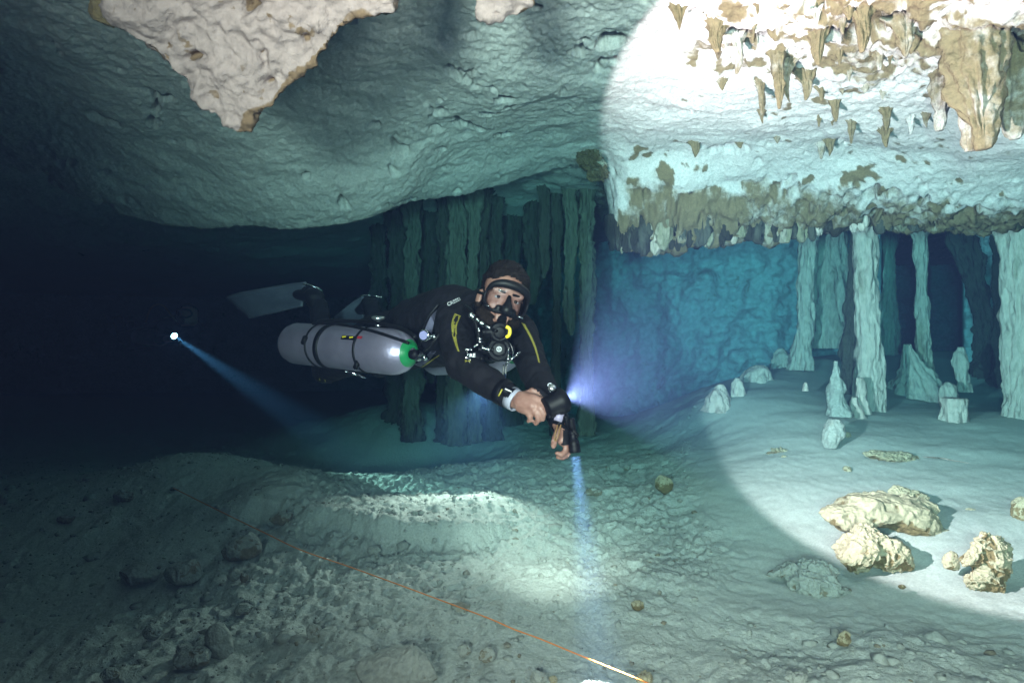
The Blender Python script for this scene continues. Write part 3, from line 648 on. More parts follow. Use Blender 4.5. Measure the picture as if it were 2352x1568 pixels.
gl(350, 1450, 20, 18, 'small greyish rock left of the upright pale stub', 71)
gl(445, 1508, 44, 20, 'flat tan rock below the upright pale stub', 73, stain=.2)
gl(250, 1550, 22, 14, 'small rounded stone near the bottom left corner', 75)
gl(420, 1490, 18, 12, 'little pale stone above the flat tan rock', 77, stain=-.3)
gl(540, 1320, 16, 14, 'white chip below the dark brown guideline rock', 79, stain=-.5)
gl(560, 1325, 10, 12, 'small dark knob beside the white chip', 81, stain=.8)
gl(1525, 1112, 20, 22, 'rounded olive boulder alone on the smooth dark floor right of the hand torch', 83, m=M_ROCK, stain=.4, amp=.08)
gl(1365, 1130, 20, 8, 'dark ragged stone beside the hand torch beam', 85, stain=.9, amp=.5)
gl(1940, 1468, 16, 18, 'brown ragged stone at the lower right, all in shade', 87, m=M_ROCK, stain=.6, amp=.35)
gl(1465, 1390, 16, 10, 'small orange-brown stone right of the bright patch', 89, m=M_ROCK, stain=.6, amp=.3)
gl(720, 1450, 16, 24, 'stack of little pale lumps left of the wide tan boulder', 91, extra=((2, 20, 10, 9),), stain=-.1)
gl(860, 1262, 18, 10, 'grey block at the foot of the dark step', 93)
gl(400, 1122, 10, 5, 'small knob holding the far end of the guideline', 95, stain=.3)
gl(1270, 1560, 10, 10, 'yellowish stone at the bottom beside the orange line', 97, m=M_ROCK)
gl(1480, 1556, 20, 16, 'pale yellow stone at the bottom where the orange line leaves the picture', 99, m=M_ROCK)
gl(150, 1190, 18, 10, 'dark hollow-looking stone on the far left slope', 101, stain=.8, amp=.3)
gl(1440, 1075, 9, 6, 'small dark stone right of the hand torch', 103, stain=.5)
gl(1830, 1555, 26, 12, 'flat pale rock at the lower right bottom edge', 105)
gl(560, 1398, 22, 12, 'grey rock between the stub and the cracked boulders', 107)

# the near pinkish rock hanging from the ceiling, upper left
def slab(name, outline, Y0, slope, thick, label, seed, m=M_PINK):
    """a hanging block: its lower face follows the outline, thick towards the ceiling, weathered all over"""
    us = [p[0] for p in outline]; vs = [p[1] for p in outline]
    bm = bmesh.new()
    lo = [bm.verts.new(P(u, v, Y0+slope*(v-150)/150)) for u, v in outline]
    hi = [bm.verts.new(Vector(w.co)*1.0+Vector((0, 0.0, 0))+ (Vector(w.co)-Vector((0, 0, CH))).normalized()*thick+Vector((0, 0, thick*.55))) for w in lo]
    bm.faces.new(lo); bm.faces.new(hi[::-1]); n = len(lo)
    for i in range(n): bm.faces.new((lo[i], lo[(i+1) % n], hi[(i+1) % n], hi[i]))
    bmesh.ops.recalc_face_normals(bm, faces=bm.faces[:])
    me = remesh(bm, 0.0068, 5); v = coords(me); N = normals(me)
    vw = v+.03*np.c_[noise(v*9, 1), noise(v*9, 2), noise(v*9, 3)]
    k = 0.022*fbm(vw*6, 3, seed)-0.016*np.abs(noise(vw*16, seed+1))+0.009*fbm(vw*34, 3, seed+2)+0.0035*ridged(vw*62, 2, seed+12)-0.09*np.clip(fbm(vw*17, 2, seed+5)-.62, 0, 1)
    set_coords(me, v+N*k[:, None])
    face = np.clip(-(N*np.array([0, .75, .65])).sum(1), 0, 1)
    pu = 1176+F*v[:, 0]/v[:, 1]; pv_ = 784-F*(v[:, 2]-CH)/v[:, 1]; edge = np.full(len(v), 1e3)
    for (a0, b0), (a1, b1) in zip(outline[8:16], outline[9:17]):
        t = np.clip(((pu-a0)*(a1-a0)+(pv_-b0)*(b1-b0))/((a1-a0)**2+(b1-b0)**2), 0, 1); edge = np.minimum(edge, np.hypot(pu-a0-t*(a1-a0), pv_-b0-t*(b1-b0)))
    rim = 1.2*(1-smooth(8, 34, edge+16*noise(v*14, seed+8))) if len(outline) > 12 else 0
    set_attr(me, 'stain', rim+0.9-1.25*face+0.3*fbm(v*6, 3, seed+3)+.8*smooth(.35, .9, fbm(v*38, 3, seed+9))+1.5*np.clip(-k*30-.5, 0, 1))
    base = Vector((float(v[:, 0].mean()), float(v[:, 1].mean()), float(v[:, 2].max())))
    me.transform(Matrix.Translation(-base)); o = link(name, me, m); o.location = base
    return tag(o, label, 'hanging rock')
slab('hanging_rock', [(225, -300), (250, 40), (290, 70), (330, 100), (375, 150), (415, 190), (440, 232), (490, 262), (560, 312), (575, 300), (582, 262), (628, 235), (665, 190), (715, 150), (760, 95), (800, 60), (840, 40), (905, 35), (900, -300)], 1.75, 0.10, 0.16,
     'big pinkish-white wedge of rock hanging at the upper left, brown along its edges', 131)
slab('hanging_rock', [(1080, -260), (1092, 10), (1105, 38), (1130, 50), (1160, 46), (1195, 38), (1215, 12), (1215, -260)], 1.85, 0.1, 0.12, 'small pinkish-white rock at the top edge, right of the big wedge', 137)
rock('hanging_rock', [(240, 30, 30, 28, 0, .05, 0), (236, 8, 22, 20, 0, .04, 0)], 1.95, 'rounded brown lump at the upper left corner of the big wedge', 'hanging rock', seed=139, stain=.8, amp=.15)
rock('hanging_rock', [(1330, 330, 24, 24, 0, .1, 20), (1350, 362, 26, 34, 0, .1, -25), (1372, 395, 22, 26, 0, .1, -30), (1338, 310, 16, 12, 0, .06, 0)], 4.75, 'brown knob on the rim where the light circle begins', 'hanging rock', seed=141, stain=.7, amp=.5, m=M_TAN)
# black mouths of small holes in the right ceiling are modelled as dark ledges
# rubble: chips nobody could count
rng = np.random.default_rng(4)
def rubble(name, n, size, seed, m, xr, yr, mask=None):
    bm = bmesh.new(); bmesh.ops.create_icosphere(bm, subdivisions=1, radius=1); base = bpy.data.meshes.new('t'); bm.to_mesh(base); bm.free()
    bv = coords(base); bf = np.array([p.vertices[:] for p in base.polygons]); nv = len(bv)
    xy = np.c_[rng.uniform(*xr, n), rng.uniform(yr[0]**.5, yr[1]**.5, n)**2]
    z, silt = floor_z(xy); dens = noise(np.c_[xy*1.6, np.zeros(n)], seed)*.5+.5
    keep = (silt < .5) & (np.abs(xy[:, 0]) < xy[:, 1]*.95+.2) & (rng.random(n) < dens*1.1)
    xy = xy[keep]; z = z[keep]; n = len(xy)
    s = size*np.exp(rng.normal(0, .55, n)); V = np.empty((n, nv, 3)); 
    for i in range(n):
        sc = s[i]*rng.uniform(.5, 1.2, 3)*np.array([1, 1, .7]); a = rng.uniform(0, 6.28); ca, sa = np.cos(a), np.sin(a)
        w = bv*(1+.6*noise(bv*1.3+i*7.7, seed)[:, None]); w = w*sc
        V[i] = np.c_[w[:, 0]*ca-w[:, 1]*sa, w[:, 0]*sa+w[:, 1]*ca, w[:, 2]]+np.array([xy[i, 0], xy[i, 1], z[i]+s[i]*.05])
    Fq = (bf[None]+(np.arange(n)*nv)[:, None, None]).reshape(-1, 3)
    me = bpy.data.meshes.new(name); me.vertices.add(n*nv); me.vertices.foreach_set('co', V.reshape(-1).astype(np.float32))
    me.loops.add(Fq.size); me.loops.foreach_set('vertex_index', Fq.ravel().astype(np.int32)); me.polygons.add(len(Fq))
    me.polygons.foreach_set('loop_start', (np.arange(len(Fq))*3).astype(np.int32)); me.update(calc_edges=True)
    set_attr(me, 'stain', np.repeat(rng.normal(.0, .35, n), nv))
    return tag(link(name, me, m, smooth_shade=False), kind='stuff')
rubble('rubble', 15000, .0068, 3, M_GREYROCK, (-5, 3), (1.3, 6.0))
rubble('gravel', 1100, .013, 5, M_GREYROCK, (-4, 2.5), (1.4, 5.0))

# the guideline
line_px = [(398, 1120, .03), (470, 1156, .04), (560, 1200, .05), (606, 1222, .05), (690, 1262, .06), (800, 1300, .07), (900, 1336, .07), (1000, 1373, .07), (1120, 1418, .08), (1180, 1444, .08), (1240, 1466, .08), (1330, 1503, .08), (1470, 1566, .08), (1560, 1608, .08), (1700, 1680, .08)]
lp = []
for u, v, h in line_px:
    p = ground_hit(u, min(v, 1560)) if v <= 1566 else None
    if p is None: d = lp[-1]-lp[-2]; lp.append(lp[-1]+d.normalized()*0.25); continue
    t = 1-h/max(.2, CH-p.z)           # slide up the sight line so that the cord hangs a hand's width off the floor
    lp.append(Vector((0, 0, CH))+(p-Vector((0, 0, CH)))*t)
bm = bmesh.new(); bm_tube(bm, lp, 0.0024, 6, sub=8)
M_LINE = varied('orange_cord', (.95, .30, .06), (.80, .22, .04), 60, .7, .5, 500)
tag(link('guideline', done(bm), M_LINE), 'thin orange guideline stretched low across the floor from left knob to bottom edge', 'guideline')

# ---------------------------------------------------------------- the near diver
M_SKIN = varied('skin', (.31, .165, .13), (.23, .11, .085), 35, .5, .3, 260)
M_SUIT = varied('black_neoprene', (.0035, .0035, .005), (.007, .006, .009), 18, .78, .35, 320)
M_SUIT.node_tree.nodes['Principled BSDF'].inputs['Specular IOR Level'].default_value = .22
M_GREYPANEL = varied('grey_neoprene', (.17, .16, .24), (.13, .12, .19), 40, .6, .4, 400)
M_RUBBER = mat('black_rubber', (.004, .004, .005), .5, spec=.25)
M_PLASTIC = mat('black_plastic', (.004, .004, .006), .5, spec=.18)
M_CHROME = mat('chrome', (.80, .80, .82), .14, 1.0)
M_YELLOW = mat('yellow_print', (.34, .29, .04), .5)
M_YELLOWP = mat('yellow_plastic', (.80, .62, .03), .4)
M_WHITEP = mat('white_print', (.75, .75, .80), .5)
M_HAIR = varied('dark_hair', (.010, .006, .005), (.004, .003, .003), 90, .55, .9, 500)
M_BEARD = varied('dark_beard', (.022, .014, .011), (.008, .005, .004), 120, .7, .9, 600)
M_HAIR.node_tree.nodes['Principled BSDF'].inputs['Specular IOR Level'].default_value = .2; M_BEARD.node_tree.nodes['Principled BSDF'].inputs['Specular IOR Level'].default_value = .15
M_ALU = varied('scuffed_grey_aluminium', (.50, .43, .58), (.38, .33, .46), 9, .30, .25, 90, metal=.72, rough2=.46)
M_GREEN = mat('green_sticker', (.01, .22, .07), .35)
M_RED = mat('red_sticker', (.35, .02, .03), .5)
M_STEEL = mat('brushed_steel', (.55, .56, .58), .3, .9)
M_EYE = mat('eye_white', (.36, .33, .33), .2)
M_IRIS = mat('iris', (.02, .012, .01), .1)
M_BLADE = varied('grey_fin_blade', (.085, .09, .12), (.06, .065, .09), 14, .5, .2, 80)
M_CUFF = mat('grey_wrist_seal', (.34, .34, .42), .5)
M_BRASS = mat('worn_bungee', (.22, .12, .04), .5)
M_LENSON = mat('lit_lens', (.9, .95, 1), .2, emit=(.8, .92, 1.0), estr=30)
def glass(name, a=.9):
    m = bpy.data.materials.new(name); m.use_nodes = True; nt = m.node_tree; nt.nodes.remove(nt.nodes['Principled BSDF'])
    t = nt.nodes.new('ShaderNodeBsdfTransparent'); g = nt.nodes.new('ShaderNodeBsdfGlossy'); g.inputs['Roughness'].default_value = .05
    t.inputs['Color'].default_value = (.90, .90, .93, 1)
    x = nt.nodes.new('ShaderNodeMixShader'); x.inputs[0].default_value = 1-a
    nt.links.new(t.outputs[0], x.inputs[1]); nt.links.new(g.outputs[0], x.inputs[2]); nt.links.new(x.outputs[0], nt.nodes['Material Output'].inputs['Surface'])
    return m
M_GLASS = glass('mask_glass', .999)

HR = Matrix.Rotation(R(17), 3, 'Y') @ Matrix.Rotation(R(13), 3, 'Z') @ Matrix.Rotation(R(-4), 3, 'X')
HS = 1.06
HC = P(1166, 690, 2.16)-(HR @ Vector((0, -.092*HS, .004)))
def hp(x, y, z): return HC+HR @ (Vector((x, y, z))*HS)        # head space: x right in the picture, -y out of the face, z up
def he(bm, c, r, rot=None): bm_ellipsoid(bm, hp(*c), [k*HS for k in r], HR @ rot if rot is not None else HR)
def hcap(bm, a, b, ra, rb): bm_capsule(bm, hp(*a), hp(*b), ra*HS, rb*HS, 16)

SR, ER, WR = P(1042, 738, 2.36), P(1062, 838, 2.20), P(1176, 914, 2.04)
SL, EL, WL = P(1192, 758, 2.46), P(1226, 850, 2.27), P(1284, 966, 2.04)
CHEST, WAIST, HIPS = P(1100, 752, 2.52), P(965, 770, 2.76), P(868, 788, 3.0)
KR, AR, FR = P(748, 850, 3.22), P(733, 706, 3.42), P(706, 672, 3.48)
KL, AL, FL = P(872, 838, 3.46), P(856, 716, 3.68), P(848, 694, 3.74)

bm = bmesh.new()
# head
he(bm, (0, .012, .052), (.074, .094, .078)); he(bm, (0, -.022, -.010), (.064, .066, .078)); he(bm, (0, -.040, -.070), (.040, .036, .034))
he(bm, (0, -.050, -.094), (.022, .020, .016)); he(bm, (.035, -.058, -.022), (.020, .018, .022)); he(bm, (-.035, -.058, -.022), (.020, .018, .022))
hcap(bm, (-.045, -.070, .030), (.045, -.070, .030), .012, .012)                     # brow ridge
hcap(bm, (0, -.078, .018), (0, -.100, -.022), .009, .014); he(bm, (.010, -.092, -.026), (.009, .010, .008)); he(bm, (-.010, -.092, -.026), (.009, .010, .008))
hcap(bm, (-.020, -.080, -.052), (.020, -.080, -.052), .0075, .0075); hcap(bm, (-.016, -.078, -.064), (.016, -.078, -.064), .008, .008)   # lips
hcap(bm, (-.055, -.01, -.055), (-.02, -.05, -.085), .022, .02); hcap(bm, (.055, -.01, -.055), (.02, -.05, -.085), .022, .02)   # jaw
for s in (-1, 1):
    he(bm, (s*.080, .006, -.002), (.009, .017, .031), Matrix.Rotation(R(s*-18), 3, 'Z')); he(bm, (s*.078, .002, -.024), (.008, .010, .012))
# neck and trunk
bm_capsule(bm, hp(0, .03, -.05), P(1118, 748, 2.44), .060, .075, 24)
bm_capsule(bm, SR+Vector((.03, .03, 0)), SL+Vector((-.03, .02, .0)), .078, .078, 24)
up = Vector((0, 0, 1))
bm_capsule(bm, CHEST, WAIST, .150, .140, 32); bm_capsule(bm, WAIST, HIPS, .140, .135, 32)
bm_capsule(bm, P(1040, 730, 2.56), P(950, 752, 2.82), .135, .125, 28)
# arms
bm_capsule(bm, SR, ER, .070, .052, 24); bm_capsule(bm, ER, ER+(WR-ER)*.45, .053, .050, 24); bm_capsule(bm, ER+(WR-ER)*.4, WR, .050, .031, 24)
bm_capsule(bm, SL, EL, .066, .050, 24); bm_capsule(bm, EL, EL+(WL-EL)*.45, .050, .046, 24); bm_capsule(bm, EL+(WL-EL)*.4, WL, .046, .029, 24)
# legs
bm_capsule(bm, HIPS+Vector((-.01, -.07, -.02)), KR, .092, .064, 24); bm_capsule(bm, KR, KR+(AR-KR)*.4, .063, .060, 24); bm_capsule(bm, KR+(AR-KR)*.35, AR, .060, .042, 24); bm_capsule(bm, AR, FR, .043, .036, 20)
bm_capsule(bm, HIPS+Vector((.04, .08, -.02)), KL, .092, .064, 24); bm_capsule(bm, KL, KL+(AL-KL)*.4, .063, .060, 24); bm_capsule(bm, KL+(AL-KL)*.35, AL, .060, .042, 24); bm_capsule(bm, AL, FL, .043, .036, 20)
# right hand: back of the hand towards us, fingers closing on the torch
def chain(pts, r0, r1):
    n = len(pts)-1
    for i in range(n):
        a = r0+(r1-r0)*i/n; b = r0+(r1-r0)*(i+1)/n
        bm_capsule(bm, pts[i], pts[i+1], a, b, 12)
bm_capsule(bm, WR, P(1196, 922, 2.015), .030, .030, 20)
bm_capsule(bm, P(1196, 914, 2.01), P(1226, 918, 1.985), .024, .021, 18); bm_capsule(bm, P(1198, 932, 2.005), P(1220, 944, 1.98), .024, .018, 18); bm_capsule(bm, P(1196, 922, 2.0), P(1224, 932, 1.972), .026, .020, 18)
chain([P(1226, 912, 1.985), P(1246, 920, 1.965), P(1258, 932, 1.962), P(1263, 944, 1.972)], .0112, .0085)
chain([P(1226, 926, 1.978), P(1242, 936, 1.955), P(1249, 950, 1.955), P(1247, 962, 1.968)], .0115, .0088)
chain([P(1220, 938, 1.980), P(1232, 950, 1.958), P(1236, 963, 1.960), P(1231, 972, 1.974)], .0110, .0085)
chain([P(1210, 946, 1.990), P(1217, 956, 1.972), P(1219, 963, 1.975), P(1214, 967, 1.985)], .0098, .0078)
chain([P(1202, 908, 2.02), P(1222, 900, 2.03), P(1240, 904, 2.035), P(1252, 914, 2.03)], .0140, .0105)
# left hand: hanging down, thumb towards us, fingers curled in
bm_capsule(bm, WL, P(1294, 990, 2.02), .028, .027, 20)
bm_capsule(bm, P(1290, 988, 2.01), P(1292, 1010, 2.0), .024, .020, 18); bm_capsule(bm, P(1302, 988, 2.03), P(1304, 1012, 2.02), .024, .020, 18)
chain([P(1283, 990, 1.99), P(1277, 1003, 1.975), P(1273, 1013, 1.97), P(1271, 1024, 1.975)], .0140, .0100)
chain([P(1298, 1016, 1.985), P(1300, 1034, 1.985), P(1290, 1044, 1.975), P(1279, 1040, 1.975)], .0105, .0082)
chain([P(1304, 1018, 2.0), P(1305, 1038, 2.0), P(1294, 1050, 1.992), P(1281, 1049, 1.99)], .0108, .0085)
chain([P(1309, 1018, 2.02), P(1309, 1035, 2.025), P(1299, 1048, 2.02), P(1286, 1050, 2.015)], .0105, .0082)
chain([P(1313, 1014, 2.035), P(1313, 1028, 2.045), P(1304, 1040, 2.045), P(1294, 1043, 2.04)], .0095, .0075)
body_me = remesh(bm, 0.0048, 3)
bv = coords(body_me); bn = normals(body_me)
# soft folds where the suit bends
def seg_dist(p, a, b):
    a = np.array(a); b = np.array(b); ab = b-a; t = np.clip(((p-a)@ab)/(ab@ab), 0, 1); return np.linalg.norm(p-(a+t[:, None]*ab), axis=1), t
HRi = np.array(HR.inverted()); hl = (bv-np.array(HC))@HRi.T/HS            # head-space coordinates of every vertex
hmask = (np.linalg.norm(hl*np.array([1, 1, .9]), axis=1) < .150) & (hl[:, 2]-hl[:, 1]*.55 > -.128)
dR, tR = seg_dist(bv, WR+(WR-ER).normalized()*.012, P(1250, 950, 1.97)); dL, tL = seg_dist(bv, WL+(WL-EL).normalized()*.012, P(1290, 1045, 2.0))
handR = (dR < .055) & (((bv-np.array(WR))@np.array((WR-ER).normalized())) > .010)
handL = (dL < .06) & (((bv-np.array(WL))@np.array((WL-EL).normalized())) > .006)
bare = hmask | handR | handL
folds = .006*ridged(bv*np.array([13, 13, 9]), 2, 71)+.003*fbm(bv*40, 2, 72)
bv2 = bv+bn*np.where(bare, .0005*fbm(bv*120, 2, 5), folds*.7)[:, None]
set_coords(body_me, bv2)
diver = empty('person', HIPS, 'near diver in a black wetsuit, facing us through a clear mask, arms stretched forward', 'person')
SUIT_SRC = body_me.copy()
body = child('body', body_me, M_SKIN, diver)
def cut(src, keep, off, name, m, parent, noise_amp=0.0, nf=200, layers=None, root=diver):
    """a garment or hair: the body faces in keep, lifted by off metres"""
    me = src.copy(); v = coords(me); n = normals(me)
    o = off if np.ndim(off) else np.full(len(v), off)
    v = v+n*(o+noise_amp*fbm(v*nf, 2, 9)*(o > 0))[:, None]; set_coords(me, v)
    bm = bmesh.new(); bm.from_mesh(me); bm.verts.ensure_lookup_table()
    kill = [w for w, k in zip(bm.verts, keep) if not k]; bmesh.ops.delete(bm, geom=kill, context='VERTS'); bm.to_mesh(me); bm.free()
    me.transform(Matrix.Translation(-root.location)); me.materials.clear()
    return link(name, me, m, parent)
suit_keep = ~(hmask & (hl[:, 2]-hl[:, 1]*.55 > -.092)) & ~(dR*0 > 1) & ~(handR & (dR*0+((bv-np.array(WR))@np.array((WR-ER).normalized())) > .014)) & ~(handL & (((bv-np.array(WL))@np.array((WL-EL).normalized())) > .010))
suit = cut(SUIT_SRC, suit_keep, .004, 'wetsuit', M_SUIT, diver)
sv = coords(suit.data)+np.array(diver.location)
SUIT_BVH = BVHTree.FromPolygons([tuple(v) for v in sv], [tuple(p.vertices) for p in suit.data.polygons])
def on_suit(u, v, lift=.0015, fallback=2.3):
    o = Vector((0, 0, CH)); d = (P(u, v, 1)-o).normalized(); h = SUIT_BVH.ray_cast(o, d, 6)
    return (h[0]+h[1]*lift) if h[0] is not None else None
def decal(polys, name, m, parent=None, lift=.0015, root=diver):
    """prints on the suit: picture-place polygons laid onto its surface"""
    V = []; Fc = []
    for poly in polys:
        q = [on_suit(u, v, lift) for u, v in poly]
        if any(p is None for p in q): continue
        Fc.append(list(range(len(V), len(V)+len(q)))); V += q
    if not V: return None
    me = mesh(name, V, Fc); me.transform(Matrix.Translation(-root.location)); return link(name, me, m, parent or root, smooth_shade=False)
def bars(a, b, wa, wb, n, ang, thick, arc=0.0):
    """n short bars from a to b, their length going from wa to wb"""
    out = []
    for i in range(n):
        t = i/(n-1); u = a[0]+(b[0]-a[0])*t+arc*math.sin(math.pi*t); v = a[1]+(b[1]-a[1])*t; w = (wa+(wb-wa)*t)/2
        c, s = math.cos(R(ang)), math.sin(R(ang))
        out.append([(u-c*w+s*thick/2, v-s*w-c*thick/2), (u+c*w+s*thick/2, v+s*w-c*thick/2), (u+c*w-s*thick/2, v+s*w+c*thick/2), (u-c*w-s*thick/2, v-s*w+c*thick/2)])
    return out
decal(bars((1051, 724), (1044, 765), 15, 12, 17, 22, 1.5, -4)+bars((1043, 768), (1053, 806), 10, 5, 16, 22, 1.3, -1), 'sleeve_stripes', M_YELLOW, suit)
decal(bars((1202, 744), (1238, 832), 10, 4, 36, 28, 1.3, 5), 'sleeve_stripes', M_YELLOW, suit)
decal(bars((1004, 818), (965, 846), 12, 9, 17, -25, 1.3), 'side_stripes', M_YELLOW, suit)
def strip(poly_top, poly_bot, n=10):
    out = []
    f = lambda L, t: (np.interp(t, np.linspace(0, 1, len(L)), [p[0] for p in L]), np.interp(t, np.linspace(0, 1, len(L)), [p[1] for p in L]))
    for i in range(n):
        a, b = f(poly_top, i/n), f(poly_top, (i+1)/n); c, d = f(poly_bot, (i+1)/n), f(poly_bot, i/n); out.append([a, b, c, d])
    return out
decal(strip([(1004, 712), (990, 724), (977, 755), (976, 775)], [(1004, 712), (999, 735), (994, 755), (992, 775)], 12), 'side_panel', M_GREYPANEL, suit)
decal(strip([(1003, 806), (985, 828), (962, 846)], [(990, 806), (965, 828), (948, 838)], 10), 'side_panel', M_GREYPANEL, suit)
def text_mesh(s, size):
    cu = bpy.data.curves.new('t', 'FONT'); cu.body = s; cu.size = size; cu.resolution_u = 3; cu.offset = size*.02
    o = bpy.data.objects.new('t', cu); COL.objects.link(o); dg = bpy.context.evaluated_depsgraph_get()
    me = bpy.data.meshes.new_from_object(o.evaluated_get(dg), depsgraph=dg); bpy.data.objects.remove(o); return me
def writing(s, u, v, size, ang, name, m, parent=None, lift=.0025, root=diver, sx=1.0):
    """lettering laid onto the suit; (u, v) start of the line, size in px"""
    me = text_mesh(s, size); V = coords(me); c, si = math.cos(R(ang)), math.sin(R(ang)); Q = []
    ctr = on_suit(u, v, lift)
    for x, y, _ in V:
        x *= sx; p = on_suit(u+c*x+si*y, v+si*x-c*y, lift)
        Q.append(tuple(p if p is not None else (ctr or P(u, v, 2.2))))
    set_coords(me, np.array(Q)); me.transform(Matrix.Translation(-root.location)); me.materials.clear()
    return link(name, me, m, parent or root, smooth_shade=False)
writing('CRESSI', 1029, 704, 11, -25, 'shoulder_lettering', M_WHITEP, suit, sx=1.0)
writing('CRE', 1256, 882, 15, 68, 'sleeve_lettering', M_WHITEP, suit)
# hair and beard
jit = fbm(hl*60, 2, 3)*.004
hairline = (hl[:, 2] > .062+.25*np.maximum(0, -hl[:, 1]-.03)*0) & (hl[:, 2]+.9*(hl[:, 1]+.075) > .075+jit) | ((hl[:, 1] > -.012) & (hl[:, 2] > -.02+jit) & ((np.abs(hl[:, 0]) < .077) | (hl[:, 2] > .035))) | ((hl[:, 1] > .03) & (hl[:, 2] > -.06))
hair_keep = hmask & hairline
lift = .008+.016*smooth(.05, .13, hl[:, 2])+.006*fbm(hl*45, 3, 13)*smooth(.02, .08, hl[:, 2])
cut(SUIT_SRC, hair_keep, lift, 'hair', M_HAIR, diver, .0045, 220)
beard_keep = hmask & (hl[:, 2] < -.018-.0*hl[:, 1]) & (hl[:, 2] > -.125) & ((hl[:, 2] < -.060+.9*np.maximum(0, np.abs(hl[:, 0])-.018)) ) & (hl[:, 1] < .018) & ~((np.abs(hl[:, 0]) < .022) & (hl[:, 2] > -.072))
cut(SUIT_SRC, beard_keep, .0035, 'beard', M_BEARD, diver, .003, 400)
for s in (-1, 1):
    bm = bmesh.new(); he(bm, (s*.031, -.0725, .008), (.0125, .0105, .0058)); e = child('eye', done(bm), M_EYE, diver)
    bm = bmesh.new(); he(bm, (s*.031-.001, -.0815, .0083), (.0062, .0026, .0056)); subchild('iris', done(bm), M_IRIS, diver, e)
    bm = bmesh.new(); hcap(bm, (s*.016, -.0845, .028), (s*.046, -.076, .031), .0045, .003); child('eyebrow', done(bm), M_HAIR, diver)

# mask
mask = child('mask', (lambda b: (bm_tube(b, [hp(x, y, z) for x, y, z in
        ((0, -.110, .045), (.035, -.107, .046), (.062, -.094, .036), (.075, -.074, .012), (.072, -.076, -.018), (.052, -.094, -.040), (.028, -.108, -.045), (.012, -.116, -.040),
         (0, -.118, -.038), (-.012, -.116, -.040), (-.028, -.108, -.045), (-.052, -.094, -.040), (-.072, -.076, -.018), (-.075, -.074, .012), (-.062, -.094, .036), (-.035, -.107, .046))],
        .0045*HS, 8, closed=True, sub=4), done(b))[1])(bmesh.new()), M_PLASTIC, diver)
bm = bmesh.new()                                                     # thick upper brow of the mask
top = [(-.074, -.074, .018), (-.062, -.092, .040), (-.035, -.104, .052), (0, -.108, .055), (.035, -.104, .052), (.062, -.092, .040), (.074, -.074, .018)]
bm_tube(bm, [hp(*p) for p in top], lambda t: (.005+.0105*math.sin(math.pi*t))*HS, 12, sub=5)
subchild('mask_brow', done(bm), M_RUBBER, diver, mask)
bm = bmesh.new()                                                     # soft skirt running back to the face
ring = [(0, .050), (.038, .050), (.064, .038), (.077, .012), (.074, -.020), (.054, -.043), (.028, -.050), (0, -.046), (-.028, -.050), (-.054, -.043), (-.074, -.020), (-.077, .012), (-.064, .038), (-.038, .050)]
yo = [-.108, -.105, -.092, -.072, -.074, -.092, -.106, -.115, -.106, -.092, -.074, -.072, -.092, -.105]
yi = [-.076, -.070, -.056, -.026, -.028, -.050, -.066, -.078, -.066, -.050, -.028, -.026, -.056, -.070]
A = [bm.verts.new(hp(x, y, z)) for (x, z), y in zip(ring, yo)]; B = [bm.verts.new(hp(x*.94, y, z*.96)) for (x, z), y in zip(ring, yi)]
for i in range(14): j = (i+1) % 14; bm.faces.new((A[i], A[j], B[j], B[i]))
sk = subchild('mask_skirt', done(bm), M_RUBBER, diver, mask)
sm = sk.modifiers.new('thick', 'SOLIDIFY'); sm.thickness = .002
bm = bmesh.new()                                                     # nose pocket
hcap(bm, (0, -.100, .016), (0, -.122, -.030), .006, .016); he(bm, (0, -.112, -.034), (.024, .018, .014)); hcap(bm, (-.044, -.098, -.042), (0, -.114, -.036), .006, .012); hcap(bm, (.044, -.098, -.042), (0, -.114, -.036), .006, .012); hcap(bm, (0, -.110, -.002), (0, -.118, -.030), .010, .022); hcap(bm, (-.026, -.104, -.030), (.026, -.104, -.030), .011, .011)
subchild('nose_pocket', remesh(bm, .003, 3), M_RUBBER, diver, mask)
for s in (-1, 1):
    L = [(s*.006, -.108, .038), (s*.036, -.104, .041), (s*.060, -.091, .032), (s*.071, -.076, .008), (s*.066, -.080, -.020), (s*.046, -.097, -.036), (s*.026, -.107, -.036), (s*.010, -.110, .006)]
    subchild('lens', mesh('lens', [hp(*p) for p in L], [range(8) if s > 0 else range(7, -1, -1)]), M_GLASS, diver, mask, smooth_shade=False)
bm = bmesh.new(); bm_box(bm, hp(.058, -.094, -.038), (.022, .004, .004), HR @ Matrix.Rotation(R(20), 3, 'Z')); subchild('frame_clip', done(bm), M_CHROME, diver, mask)
bm = bmesh.new(); bm_box(bm, hp(-.062, -.090, -.034), (.020, .003, .003), HR @ Matrix.Rotation(R(-28), 3, 'Z')); subchild('frame_clip', done(bm), M_CHROME, diver, mask)
bm = bmesh.new()                                                     # strap round the head
pts = [(.076, -.066, .004), (.088, -.02, .010), (.092, .03, .02), (.07, .09, .034), (0, .122, .04), (-.07, .09, .034), (-.092, .03, .02), (-.088, -.02, .010), (-.076, -.066, .004)]
bm_tube(bm, [hp(*p) for p in pts], .0055*HS, 8, sub=5); subchild('mask_strap', done(bm), M_RUBBER, diver, mask)

